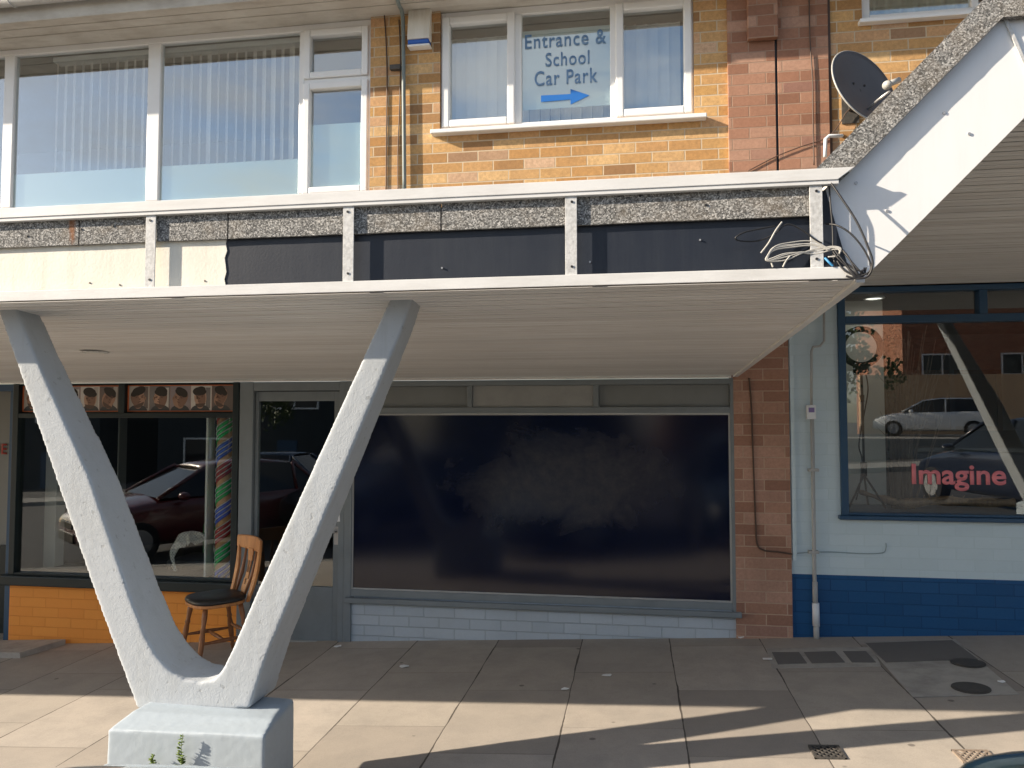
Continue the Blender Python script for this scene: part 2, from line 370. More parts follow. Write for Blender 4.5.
# ------------------------------------------------------------------ ground
def sheet(name, x0, x1, y0, y1, dz, mat, n=1):
    mb = MB(); mb.quad((x0, y0, gz(x0) + dz), (x1, y0, gz(x1) + dz), (x1, y1, gz(x1) + dz), (x0, y1, gz(x0) + dz))
    return props(mb.build(name, mat), kind='structure')
KY = 2.30
# pavement is a thick slab ending in the kerb
mb = MB(); mb.quad((-16, KY, gz(-16)), (14, KY, gz(14)), (14, 6.62, gz(14)), (-16, 6.62, gz(-16)))
props(mb.build('pavement', M['pave']), kind='structure')
mb = MB(); mb.prism([(-16, KY - .13, gz(-16) - .2), (14, KY - .13, gz(14) - .2), (14, KY - .13, gz(14) + .004), (-16, KY - .13, gz(-16) + .004)], (0, .126, 0))
props(mb.build('kerb', M['kerb'], bevel=.015), kind='structure')
mb = MB(); mb.quad((-90, -90, gz(-90) - .13), (90, -90, gz(90) - .13), (90, 60, gz(90) - .13), (-90, 60, gz(-90) - .13))
props(mb.build('ground', M['asphalt']), kind='structure')
mb = MB(); mb.prism([(-60, -10.5, gz(-60) - .3), (60, -10.5, gz(60) - .3), (60, -10.5, gz(60)), (-60, -10.5, gz(-60))], (0, -2.0, 0))
props(mb.build('far_pavement', M['kerb']), kind='structure')

def decal(name, pts, dz, mat, **k):
    mb = MB(); P = [gnd(x, y, dz) for x, y in pts]
    mb.prism([p - Vector((0, 0, .003)) for p in P], (0, 0, .003)); return mb.build(name, mat, origin=P[0], **k)
props(decal('pavement_patch', [(864, 642), (955, 639), (1019, 694), (913, 697)], .006, M['concrete']), kind='structure')
props(decal('pavement_patch_dark', [(866, 643), (952, 640), (978, 659), (886, 662)], .010, M['concdark']), kind='structure')
for i, q in enumerate([[(772, 652), (799, 652), (807, 663), (778, 664)], [(804, 652), (835, 651), (845, 662), (812, 663)], [(843, 651), (866, 651), (876, 662), (852, 662)]]):
    o = decal('paving_block', q, .007, M['concdark'])
    props(o, ['small dark square paving block nearest the brick pier, left of three in the pale strip', 'small dark square paving block in the middle of the pale strip by the conduit foot', 'small dark square paving block right of the conduit foot, beside the concrete patch'][i], 'paving block', 'dark paving blocks by the conduit')
props(decal('pavement_strip', [(766, 648), (872, 647), (881, 666), (772, 668)], .0035, M['concrete']), kind='structure')
# access covers
for (x, y, rx, ry, lab) in [(968, 663, 17, 4.6, 'round black iron cover in the concrete patch, the one nearer the navy wall'), (971, 688, 19, 5.2, 'round black iron cover in the concrete patch, the one nearer the sunlit slabs')]:
    c = gnd(x, y, .009); e = gnd(x + rx, y, .009); r_ = (e - c).length
    t = thing('access_cover', lab, 'cover', c, 'round covers in the concrete patch')
    mb = MB(); sl = Vector((1, 0, GS)).normalized()
    pts = [c + sl * (r_ * math.cos(a)) + Vector((0, r_ * math.sin(a), 0)) for a in [2 * math.pi * k / 28 for k in range(28)]]
    mb.prism(pts, (0, 0, .003)); mb.build('rim', M['iron'], t)
    mb = MB(); pts = [c + sl * (r_ * .86 * math.cos(a)) + Vector((0, r_ * .86 * math.sin(a), .0035)) for a in [2 * math.pi * k / 28 for k in range(28)]]
    mb.prism(pts, (0, 0, .002)); mb.build('lid', M['iron'], t)
for (x, y, w_, d_, lab) in [(827, 752, .145, .15, 'square black cast iron drain grate with diamond pattern set in the sunlit slabs'), (976, 757, .16, .15, 'square worn stone-coloured inspection cover near the dark car bonnet')]:
    c = gnd(x, y, .004); t = thing('drain_cover' if w_ < .15 else 'inspection_cover', lab, 'drain cover', c)
    mm = M['iron'] if w_ < .15 else m_paint('worn_metal', (.24, .19, .15), .8, .6, (.34, .3, .25), scale=30)
    mb = MB(); sl = Vector((1, 0, GS)).normalized()
    fr = .012
    for sx in (-1, 1): mb.obox(c + sl * sx * (w_ / 2 - fr / 2), sl * fr / 2, (0, d_ / 2, 0), (0, 0, .004))
    for sy in (-1, 1): mb.obox(c + Vector((0, sy * (d_ / 2 - fr / 2), .0005)), sl * w_ / 2, (0, fr / 2, 0), (0, 0, .004))
    mb.build('frame', mm, t)
    mb = MB()
    for k in range(-4, 5):
        for sg in (1, -1):
            a = Vector((k * .032, -d_ / 2, 0)); b = Vector((k * .032 + sg * d_ * .8, d_ / 2, 0))
            def cl(p, q):
                lim = w_ / 2 - .006; 
                if abs(p.x) > lim and abs(q.x) > lim and p.x * q.x > 0: return None
                def fix(m_, n_):
                    if abs(m_.x) <= lim: return m_
                    s_ = (math.copysign(lim, m_.x) - n_.x) / (m_.x - n_.x); return n_ + (m_ - n_) * s_
                return fix(p, q), fix(q, p)
            r2 = cl(a, b)
            if r2 and (r2[0] - r2[1]).length > .01:
                A, B = [c + sl * q.x + Vector((0, q.y, .002 + .0007 * (sg > 0))) for q in r2]; mb.bar(A, B, .007, .004, up=(0, 0, 1))
    mb.build('grating', mm, t)
    mb = MB(); mb.obox(c + Vector((0, 0, -.003)), sl * (w_ / 2 - .008), (0, d_ / 2 - .008, 0), (0, 0, .0015)); mb.build('pit', M['roomdark'] if w_ < .15 else M['concrete'], t)
# litter
for (x, y, s_, lab) in [(404, 667, .026, 'white crumpled scrap of paper on the shaded slabs left of the middle'), (338, 647, .02, 'flat white scrap at the foot of the grey door'),
                        (607, 676, .022, 'small curled white scrap on shaded slabs under the dark window'), (565, 690, .014, 'tiny white butt near the sunlit edge of the slabs'),
                        (768, 660, .022, 'pale torn wrapper beside the dark paving blocks'), (741, 638, .018, 'white pebble-like scrap at the foot of the brick pier'), (1002, 683, .015, 'white scrap beside the lower round cover')]:
    c = gnd(x, y, .004); bm_ = MB(); n = 7
    s_ *= 1.25; pts = [c + Vector((s_ * (1 + .5 * random.random()) * math.cos(a), s_ * .8 * math.sin(a), .002 + .008 * random.random() + GS * s_ * math.cos(a))) for a in [2 * math.pi * k / n for k in range(n)]]
    bm_.prism(pts, (0, 0, .004)); props(bm_.build('litter_scrap', M['upvc'], origin=c), lab, 'litter')
# shallow step slab at far left
mb = MB(); a = [gnd(28, 655), gnd(62, 645)]
P = [Vector((-7.5, 5.72, gz(-7.5) - .01)), Vector((a[0].x, 5.6, gz(a[0].x))), Vector((a[1].x + .02, 5.98, gz(a[1].x))), Vector((-7.5, 5.98, gz(-7.5) - .01))]
mb.prism(P, (0, 0, .045)); props(mb.build('threshold_slab', M['concrete']), kind='structure')

# ------------------------------------------------------------------ parade building (upper storey)
UP = 5.90; Z0 = 1.35 + .35; ZE = 3.295 + EYE           # eaves soffit level
bld = thing('shop_parade', 'yellow brick upper storey with red brick pier and white framed windows above the canopies', 'building', (0, UP, 0))
def X_(px, y=120): return ax(px, y, UP)
bigX0 = -7.6; bigX1 = X_(370); wz0 = az(300, 196, UP) - .03; 
midX0, midX1 = X_(440, 70), X_(694, 60); mz0 = az(441, 132, UP); 
trX0, trX1 = X_(862, 20), 3.3; tz0 = az(862, 22, UP)
zt = ZE
def wallpiece(mb, x0, x1, z0, z1): mb.box(x0, x1, UP, UP + .25, z0, z1)
mb = MB()
WB = 2.06; WB2 = 2.66
wallpiece(mb, -14, bigX0, WB, zt); wallpiece(mb, bigX0, bigX1, WB, wz0); wallpiece(mb, bigX1, midX0, WB, zt)
wallpiece(mb, midX0, midX1, WB, mz0); wallpiece(mb, midX1, .70, WB, zt); wallpiece(mb, .70, trX0, WB2, zt)
wallpiece(mb, trX0, trX1, WB2, tz0); wallpiece(mb, trX1, 12, WB2, zt)
mb.box(-14, 12, UP + .26, UP + .5, zt + .02, zt + 1.6)
mb.build('upper_wall', M['yellow'], bld)
# red pier, split by a dark open joint, standing proud
pj = X_(777); px0, px1 = X_(728), X_(829)
mb = MB(); mb.box(px0, pj - .012, UP - .028, UP - .001, 2.67, zt - .001); mb.build('brick_pier', M['red'], bld, bevel=.003)
mb = MB(); mb.box(pj + .006, px1, UP - .024, UP - .001, 2.67, zt - .001); mb.build('brick_pier', M['red'], bld, bevel=.003)
mb = MB(); mb.box(pj - .012, pj + .006, UP - .006, UP - .002, 2.67, zt - .001); mb.build('movement_joint', M['cable'], bld)
mb = MB(); mb.box(X_(746, 20), X_(776, 20), UP - .085, UP - .029, az(760, 40, UP - .05), zt - .002); mb.build('corbel', M['red'], bld, bevel=.006)
mb = MB(); mb.box(px1 + .002, px1 + .02, UP - .008, UP - .002, 2.67, zt - .001); mb.build('movement_joint', M['cablebr'], bld)
# eaves: soffit, fascia, gutter
mb = MB(); mb.box(-14, 12, 5.53, UP + .26, ZE, ZE + .02)
for y in (5.62, 5.74): mb.box(-14, 12, y, y + .085, ZE - .006, ZE - .001)
mb.build('eaves_soffit', M['eaves'], bld)
mb = MB(); mb.box(-14, 12, 5.50, 5.529, ZE - .012, ZE + .19); mb.build('eaves_fascia', M['eaves'], bld, bevel=.004)
gut = MB(); n = 10; gp = []
for k in range(n + 1):
    a = math.pi + math.pi * k / n; gp.append((5.435 + .06 * math.cos(a), ZE + .15 + .06 * math.sin(a)))
for k in range(n, -1, -1):
    a = math.pi + math.pi * k / n; gp.append((5.435 + .055 * math.cos(a), ZE + .151 + .055 * math.sin(a)))
gut.smooth = True; gut.prism([(-14, y, z) for y, z in gp], (26, 0, 0)); g = gut.build('gutter', M['gutter'], bld)
for bx in (-6.1, -5.0, -3.9, -3.0, -1.9, -.8):
    mb = MB(); mb.tube([(bx, 5.435 + .064 * math.cos(a), ZE + .15 + .064 * math.sin(a)) for a in [math.pi + math.pi * k / 8 for k in range(9)]] + [(bx, 5.5, ZE + .16)], .007, 6)
    mb.build('bracket', M['gutter'], g)
mb = MB(); mb.prism([(-14, 5.38, ZE + .22), (-14, 7.4, ZE + 1.25), (-14, 9.5, ZE + .2), (-14, 5.5, ZE + .19)], (26, 0, 0)); mb.build('roof', hexmat('roof_tile', (.13, .075, .055), .9), bld)

def blinds(x0, x1, z0, z1, y, parent, ang=55, pitch=.085, mat=None, gap=0):
    mb = MB(); x = x0; i = 0
    while x < x1:
        a = R(ang + random.uniform(-9, 9)); w = .089 / 2
        n = 3; c = Vector((x, y, 0)); dx = Vector((math.cos(a), -math.sin(a), 0)) * w; nn = Vector((math.sin(a), math.cos(a), 0))
        pts = [c + dx * t + nn * .008 * (1 - t * t) for t in (-1, -.5, 0, .5, 1)]
        for p, q in zip(pts[:-1], pts[1:]):
            mb.quad((p.x, p.y, z0), (q.x, q.y, z0), (q.x, q.y, z1), (p.x, p.y, z1))
        x += pitch; i += 1
    o = mb.build('vertical_blind', mat or M['blind'], parent)
    so = o.modifiers.new('thick', 'SOLIDIFY'); so.thickness = .0015
    return o
def room(x0, x1, y0, y1, z0, z1, mat, parent, name='room'):
    mb = MB(); mb.box(x0, x1, y0, y1, z0, z1); o = mb.build(name, mat, parent)
    me = o.data; bm = bmesh.new(); bm.from_mesh(me)       # open towards the street
    fs = [f for f in bm.faces if f.normal.y < -.9]; bmesh.ops.delete(bm, geom=fs, context='FACES')
    bmesh.ops.reverse_faces(bm, faces=bm.faces); bm.to_mesh(me); bm.free()
    so = o.modifiers.new('thick', 'SOLIDIFY'); so.thickness = .02; so.offset = -1
    return o
def pane(x0, x1, z0, z1, y, mat, parent, name='pane'):
    mb = MB(); mb.box(x0, x1, y, y + .004, z0, z1); return mb.build(name, mat, parent)

FY = UP + .03
# big left window: two fixed lights and a narrow column of openers
fr = MB(); zb = wz0; 
m0a, m0b = X_(3), X_(10); m1a, m1b = X_(144.5), X_(157); m2a, m2b = X_(297), X_(309)
fr.box(bigX0, bigX1, FY, FY + .07, zb, zb + .06); fr.box(bigX0, bigX1, FY, FY + .07, zt - .055, zt - .001)
for a, b in [(bigX0, bigX0 + .06), (m0a - .03, m0b), (m1a, m1b), (m2a, X_(302)), (bigX1 - .03, bigX1)]: fr.box(a, b, FY + .0015, FY + .0685, zb + .06, zt - .055)
zq = az(335, 78, UP); fr.box(X_(302), bigX1 - .03, FY + .003, FY + .066, zq - .02, zq + .02)
win = fr.build('window', M['upvc'], bld, bevel=.006)
for (za, zc) in [(zq + .018, zt - .056), (zb + .05, zq - .018)]:
    sash = MB(); sash.ring(X_(302), bigX1 - .028, za, zc, FY - .018, FY + .05, .055); sash.build('sash', M['upvc'], win, bevel=.008)
for a, b, c, d in [(bigX0 + .06, m0a - .03, zb + .06, zt - .055), (m0b, m1a, zb + .06, zt - .055), (m1b, m2a, zb + .06, zt - .055), (X_(302) + .05, bigX1 - .08, zq + .07, zt - .11), (X_(302) + .05, bigX1 - .08, zb + .1, zq - .07)]:
    pane(a, b, c, d, FY + .03, M['glassup'], win)
bzb = az(230, 163, UP + .2)
blinds(X_(40), m1a + .02, bzb, zt - .09, FY + .16, win, 46); blinds(m1b + .02, m2a + .02, bzb, zt - .09, FY + .16, win, 46)
fz = az(230, 163, FY)
mb = MB(); mb.box(m0b + .002, m1a - .002, FY + .036, FY + .0385, zb + .06, az(90, 169, FY)); mb.box(m1b + .002, m2a - .002, FY + .036, FY + .0385, zb + .06, az(230, 161, FY))
mb.box(X_(302) + .05, bigX1 - .08, FY + .036, FY + .0385, zb + .1, az(335, 122, FY)); mb.build('frosted_strip', M['frost'], win)
mb = MB(); mb.box(X_(40), m2a, FY + .1, FY + .2, zt - .09, zt - .05); mb.build('blind_rail', M['upvc'], win)
room(bigX0, bigX1 - .01, FY + .072, FY + 2.4, zb, zt - .002, M['room'], win, 'room')

# middle window with lettering
fr = MB(); zb = mz0
a0, a1, b0, b1 = X_(514, 70), X_(521, 70), X_(610, 60), X_(616, 60)
fr.ring(midX0, midX1, zb, zt - .002, FY, FY + .07, .03, .05, .06); fr.box(a0 - .01, a1, FY + .0015, FY + .0685, zb + .05, zt - .062); fr.box(b0, b1 + .01, FY + .0015, FY + .0685, zb + .05, zt - .062)
win = fr.build('window', M['upvc'], bld, bevel=.006)
for (xa, xb) in [(midX0 + .012, a0 + .004), (b1 - .004, midX1 - .012)]:
    ss = MB(); ss.ring(xa, xb, zb + .04, zt - .045, FY - .02, FY + .05, .062); ss.build('sash', M['upvc'], win, bevel=.01)
pane(midX0 + .07, a0 - .05, zb + .1, zt - .1, FY + .03, M['glassup'], win); pane(a1, b0, zb + .05, zt - .06, FY + .03, M['glassup'], win); pane(b1 + .05, midX1 - .07, zb + .1, zt - .1, FY + .03, M['glassup'], win)
blinds(midX0 + .05, a0 - .02, zb + .08, zt - .15, FY + .15, win, 12); blinds(a1, b0, zb + .08, zt - .15, FY + .15, win, 25); blinds(b1 + .03, midX1 - .05, zb + .08, zt - .15, FY + .15, win, 12)
room(midX0 + .01, midX1 - .01, FY + .072, FY + 2.2, zb + .01, zt - .003, M['room'], win, 'room')
mb = MB(); mb.box(a1 + .001, b0 - .001, FY + .036, FY + .038, az(565, 106, FY), az(565, 26, FY)); film = mb.build('sign_film', M['signfilm'], win)
mb = MB(); sx0, sx1 = X_(432.5, 133), X_(706, 119)
mb.box(sx0, sx1, UP - .075, FY + .06, zb - .035, zb - .001); mb.build('sill', M['upvc'], win, bevel=.006)

def text(body, size_w, cx, cz, y, mat, name, parent, ext=.001, off=0.0, h=None, spacing=1.0, mirror=False):
    cu = bpy.data.curves.new('t', 'FONT'); cu.body = body; cu.size = 1; cu.extrude = 0; cu.offset = off; cu.space_character = spacing
    o = bpy.data.objects.new('t', cu); COL.objects.link(o); bpy.context.view_layer.update()
    me = bpy.data.meshes.new_from_object(o.evaluated_get(bpy.context.evaluated_depsgraph_get()))
    bpy.data.objects.remove(o); bpy.data.curves.remove(cu)
    xs = [v.co.x for v in me.vertices]; ys = [v.co.y for v in me.vertices]
    w = max(xs) - min(xs); k = size_w / w; kh = k if h is None else h / (max(ys) - min(ys))
    offp = OFF[parent.name]
    for v in me.vertices:
        x = cx + (v.co.x - (max(xs) + min(xs)) / 2) * k; z = cz + (v.co.y - (max(ys) + min(ys)) / 2) * kh
        v.co = Vector((x, y, z)) - offp
    me.name = name; me.materials.clear(); me.materials.append(mat)
    r = bpy.data.objects.new(name, me); COL.objects.link(r); r.parent = parent
    s_ = r.modifiers.new('s', 'SOLIDIFY'); s_.thickness = ext; return r
LY = FY + .0265
for body, xa, xb, ya, yb in [('Entrance &', 525, 606, 31.5, 46.5), ('School', 545.5, 589.5, 51, 65.5), ('Car Park', 534.5, 597.5, 69, 84.5)]:
    A = at(xa, (ya + yb) / 2, LY); B = at(xb, (ya + yb) / 2, LY)
    text(body, B.x - A.x, (A.x + B.x) / 2, az((xa + xb) / 2, (ya + yb) / 2, LY), LY, M['inkblue'], 'lettering', win, spacing=1.12, off=.012, h=(yb - ya) / FPX * 5.95)
mb = MB(); hz = lambda x, y: at(x, y, LY)
mb.prism([hz(541, 95.5), hz(570.5, 94), hz(570.5, 89), hz(589.5, 95.3), hz(570.5, 104.5), hz(570.5, 99.5), hz(541, 102)], (0, .001, 0)); mb.build('arrow_sign', M['arrow'], win)

# top right window
fr = MB(); fr.ring(trX0, trX1, tz0, zt - .003, FY, FY + .07, .065, .065, .05); fr.box(2.45, 2.5, FY + .002, FY + .068, tz0 + .065, zt - .05); win = fr.build('window', M['upvc'], bld, bevel=.006)
pane(trX0 + .065, 2.45, tz0 + .065, zt - .05, FY + .03, M['glassup'], win); pane(2.5, trX1 - .06, tz0 + .065, zt - .05, FY + .03, M['glassup'], win)
mb = MB(); mb.box(trX0 - .03, trX1 + .03, UP - .06, FY + .06, tz0 - .03, tz0 - .001); mb.build('sill', M['upvc'], win, bevel=.005)
mb = MB(); mb.smooth = True
c0 = trX0 + .05; vs = []
for k in range(60):
    vs.append((c0 + k * .014, FY + .15 + .02 * math.sin(k * .9)))
for p, q in zip(vs[:-1], vs[1:]): mb.quad((p[0], p[1], tz0 + .03), (q[0], q[1], tz0 + .03), (q[0], q[1], zt - .06), (p[0], p[1], zt - .06))
cu_ = mb.build('curtain', m_paint('pale_green_curtain', (.62, .68, .6), .8, .1), win); so = cu_.modifiers.new('t', 'SOLIDIFY'); so.thickness = .002
room(trX0 + .01, trX1 - .01, FY + .072, FY + 2.2, tz0, zt - .004, M['room'], win, 'room')

# ------------------------------------------------------------------ left canopy
HF = .546 + EYE; SL = .0731                              # soffit height at front, fall towards the wall
def sof(y): return HF - (y - 3.1) * SL
can = thing('canopy', 'lower canopy with boarded soffit and cream and black fascia, carried by the V column', 'canopy', (-2, 4.5, HF))
cxl = -14; cxr_w = ax(735, 375, 5.98); cxr_f = .868
def cxr(y): return cxr_w + (cxr_f - cxr_w) * (5.98 - y) / (5.98 - 3.16)
mb = MB(); y = 3.142; pitch = .0985
while y < 5.96:
    y1 = min(y + pitch - .009, 5.972)
    for (ya, yb, dz) in ((y, (y + y1) / 2 - .003, 0), ((y + y1) / 2 + .003, y1, 0)):
        a = [(cxl, ya, sof(ya)), (cxr(ya), ya, sof(ya)), (cxr(yb), yb, sof(yb)), (cxl, yb, sof(yb))]
        mb.prism(a, (0, 0, .002))
    y += pitch
mb.build('soffit', M['soffit'], can)
mb = MB(); mb.prism([(cxl, 3.16, sof(3.16) + .003), (cxr_f - .01, 3.16, sof(3.16) + .003), (cxr_w - .01, 5.975, sof(5.975) + .003), (cxl, 5.975, sof(5.975) + .003)], (0, 0, .03)); mb.build('deck', M['groove'], can)
mb = MB(); mb.prism([(cxl, 3.15, HF + .30), (.90, 3.20, HF + .30), (.78, 5.89, HF + .22), (cxl, 5.89, HF + .22)], (0, 0, .05)); mb.build('roof', M['felt'], can)
# edge trim beads
mb = MB(); mb.bar((cxr_f, 3.13, sof(3.13) - .004), (cxr_w + .002, 5.97, sof(5.97) - .004), .035, .02, up=(0, 0, 1)); mb.build('edge_trim', M['trim'], can, bevel=.003)
mb = MB(); mb.box(cxl, cxr_w - .03, 5.955, 5.975, sof(5.96) - .02, sof(5.96) - .002); mb.build('wall_trim', M['trim'], can, bevel=.003)

# fascia boards: cream on the left, black on the right, ragged join
BP = 3.138; jx = ax(227, 255, BP); zt_b = .80 + EYE
mb = MB(); P = [(cxl, BP, HF + .012), (jx, BP, HF + .012)]
k = 8
for i in range(1, k): P.append((jx - .008 + .004 * math.sin(i * 2.3) + .004 * random.random(), BP, HF + .012 + (zt_b - HF) * i / k))
P += [(jx - .004, BP, zt_b), (cxl, BP, zt_b)]
mb.prism(P, (0, .02, 0)); mb.build('fascia_board', M['oldwhite'], can)
mb = MB(); e1 = at(826, 190, BP); e2 = at(851, 266, BP)
mb.prism([(jx - .05, BP + .004, HF + .012), (e2.x, BP + .004, HF + .012), (e1.x, BP + .004, e1.z), (jx - .05, BP + .004, e1.z)], (0, .018, 0)); mb.build('fascia_board', M['black'], can)
# felt upstand in lengths
FPp = 3.121; cuts = [cxl, -6, -4.6, ax(79, 235, FPp), ax(228, 225, FPp), ax(441, 215, FPp), ax(820, 205, FPp)]
for a, b in zip(cuts[:-1], cuts[1:]):
    mb = MB(); nseg = max(2, int((b - a) / .12)); top = []; bot = []
    for i in range(nseg + 1):
        x = a + .003 + (b - a - .006) * i / nseg; bot.append((x, FPp + .003 * noise.noise((x * 6, 0, 1)), .798 + EYE + .004 * noise.noise((x * 9, 1, 0)))); top.append((x, FPp + .004 * noise.noise((x * 5, 2, 0)), .935 + EYE))
    for i in range(nseg):
        A, B, Cc, D = map(Vector, (bot[i], bot[i + 1], top[i + 1], top[i])); mb.quad(A, B, Cc, D)
        o_ = Vector((0, .018, 0)); mb.quad(A + o_, D + o_, Cc + o_, B + o_); mb.quad(A, A + o_, B + o_, B)
    mb.build('felt_edging', M['felt'], can)
for (px, py) in [(27, 236), (81, 229), (113, 226), (193, 221), (298, 214), (420, 208), (520, 203), (640, 196), (706, 205)]:
    q = at(px, py, FPp); mb = MB(); mb.disc((q.x, FPp + .001, q.z), (0, -1, 0), .005, .005, 8); mb.build('nail', M['cable'], can)
for (px, py, zz) in [(442, 268, 0), (590, 262, 0), (700, 240, 0), (120, 285, 0), (90, 283, 0), (205, 281, 0)]:
    q = at(px, py, BP); mb = MB(); mb.disc((q.x, BP + .002, q.z), (0, -1, 0), .004, .005, 8); mb.build('nail', M['alu'] if px > 230 else M['cablebr'], can)
# sign frame
sf = thing('sign_frame', 'empty white metal sign frame fixed in front of the low canopy edge', 'sign frame', (-1, 3.1, HF))
ztt = .974 + EYE; ztb = .924 + EYE
mb = MB(); ce = at(855, 167, 3.092); cb = at(838, 180, 3.092)
mb.prism([(cxl, 3.092, ztb + .004), (cb.x, 3.092, ztb + .004), (ce.x, 3.092, ztt), (cxl, 3.092, ztt)], (0, .01, 0))
mb.box(cxl, ce.x - .02, 3.102, 3.15, ztt - .012, ztt - .002)
mb.box(cxl, cb.x + .005, 3.096, 3.13, ztb - .012, ztb + .0038)
mb.build('top_rail', M['trim'], sf, bevel=.002)
zbt = .588 + EYE; zbb = .548 + EYE
mb = MB(); mb.box(cxl, .842, 3.092, 3.102, zbb - .006, zbt); mb.box(cxl, .845, 3.102, 3.112, zbt - .006, zbt - .0005)
mb.build('bottom_rail', M['trim'], sf, bevel=.002)
for px in (150, 348, 571, 817, -60, -300):
    x = ax(px, 240, 3.1); mb = MB(); mb.box(x - .024, x + .024, 3.103, 3.108, zbt - .02, ztb + .0035); p = mb.build('post', M['post'], sf, bevel=.001)
    for zz in (ztb - .035, zbt + .035):
        mb = MB(); mb.disc((x + random.uniform(-.004, .004), 3.103, zz), (0, -1, 0), .0055, .003, 8); mb.build('bolt', M['cable'], p)

# ------------------------------------------------------------------ right canopy with raking fascia
RP = 3.160
can2 = thing('canopy', 'higher canopy on the right with a wide white raking fascia and felt verge', 'canopy', (5, 4.5, 2.6))
w = lambda x, y, d=RP: at(x, y, d)
zr_f = 1.19 + EYE; zr_w = .985 + EYE
b0 = w(858, 284); b1 = w(1024, 118); bdir = (b1 - b0); bt = (zr_f - b0.z) / bdir.z; bE = b0 + bdir * bt
t0 = w(800, 213); t1 = w(1003, 17)
mb = MB(); mb.prism([b0, bE, Vector((12, RP, zr_f)), Vector((12, RP, t1.z)), Vector((bE.x - .0, RP, t1.z)), t1, t0, w(842, 262)], (0, .018, 0)); mb.build('raking_fascia', M['white'], can2)
for (x, y) in [(856, 183), (945, 134), (969, 135 + 0), (887, 211)]:
    pass
for (x, y) in [(856, 183), (944, 113), (969, 134), (887, 211)]:
    mb = MB(); mb.disc(w(x, y, RP), (0, -1, 0), .006, .004, 10); mb.build('screw', M['alu'], can2)
jx0, jx1 = w(1004, 17, RP - .004), w(1030, 76, RP - .004); mb = MB(); mb.bar(jx0 + Vector((0, -.003, 0)), jx1 + Vector((.01, -.003, -.03)), .012, .006); mb.build('joint_strip', M['post'], can2)
# felt verge
g0 = w(810, 175, 3.127); g1 = w(983, 0, 3.127); f0 = w(838, 183.5, 3.127); f1 = w(1003, 17, 3.127)
dg = (g1 - g0); gE = g0 + dg * 1.085; dfx = f1
mb = MB(); N = 26; T = []; Bt = []
for i in range(N + 1):
    s_ = i / N; T.append(g0 + (gE - g0) * s_ + Vector((0, .0015 * noise.noise((s_ * 14, 3, 0)), 0))); Bt.append(f0 + (f1 - f0) * s_ + Vector((0, .0015 * noise.noise((s_ * 17, 5, 0)), .003 * noise.noise((s_ * 21, 0, 0)))))
T.append(Vector((12, 3.127, gE.z))); Bt.append(Vector((12, 3.127, f1.z)))
o_ = Vector((0, .04, 0))
for i in range(len(T) - 1):
    mb.quad(Bt[i], Bt[i + 1], T[i + 1], T[i]); mb.quad(Bt[i], Bt[i] + o_, Bt[i + 1] + o_, Bt[i + 1]); mb.quad(T[i], T[i + 1], T[i + 1] + o_, T[i] + o_)
mb.build('felt_verge', M['felt'], can2)
# roof deck following the rake
mb = MB(); tp = [g0 + Vector((0, .05, -.01)), gE + Vector((0, .05, -.01)), Vector((12, RP, gE.z - .01))]; bp = [p - Vector((0, 0, .07)) for p in tp]
mb.prism([tp[0], tp[1], tp[2], bp[2], bp[1], bp[0]], (0, .35, 0)); mb.build('roof_deck', M['felt'], can2)
mb = MB(); mb.box(1.2, 12, RP + .37, UP - .005, zr_f + .03, zr_f + .1); mb.build('roof_deck', M['felt'], can2)
def sof2(y): return zr_w + (zr_f - zr_w) * (5.98 - y) / (5.98 - RP)
mb = MB(); y = RP + .02
while y < 5.95:
    y1 = min(y + .091, 5.972)
    for (ya, yb) in ((y, (y + y1) / 2 - .002), ((y + y1) / 2 + .002, y1)):
        mb.prism([(1.08 if ya < 5 else .93, ya, sof2(ya)), (12, ya, sof2(ya)), (12, yb, sof2(yb)), (1.08 if ya < 5 else .93, yb, sof2(yb))], (0, 0, .002))
    y += .0995
mb.build('soffit', M['soffit2'], can2)
mb = MB(); mb.prism([(1.1, RP + .02, sof2(RP) + .003), (12, RP + .02, sof2(RP) + .003), (12, 5.97, sof2(5.97) + .003), (1.1, 5.97, sof2(5.97) + .003)], (0, 0, .01)); mb.build('deck', M['groove'], can2)
xe = lambda y: cxr(y) + .02
def sof2(y): return zr_w + (zr_f - zr_w) * (5.98 - y) / (5.98 - RP)
mb = MB(); mb.prism([(xe(RP + .08), RP + .08, HF + .02), (xe(5.975), 5.975, sof(5.97) + .02), (xe(5.975), 5.975, zr_w + .13), (xe(4.4), 4.4, sof2(4.4) + .1), (xe(RP + .5), RP + .5, zr_f - .04), (xe(RP + .08), RP + .08, zr_f - .06)], (.02, 0, 0)); mb.build('end_board', M['soffit2'], can2)  # hidden closing board, raised and lengthened to block sun leaking onto the wall

# downlights in the soffits
def downlight(c, r_, lab):
    t = thing('downlight', lab, 'ceiling light', c)
    mb = MB(); mb.disc(c, (0, 0, -1), r_, .008, 28); mb.build('bezel', M['post'], t, bevel=.003)
    mb = MB(); mb.disc(Vector(c) - Vector((0, 0, .008)), (0, 0, -1), r_ * .62, .003, 24); mb.build('lens', M['roomgrey'], t)
d = ray(95, 351.5); tt = (HF + 3.1 * SL - EYE) / (d.z + d.y * SL); p = d * tt; downlight((p.x, p.y, p.z + EYE - .002), .085, 'round flush downlight in the boarded soffit behind the left arm of the V column')

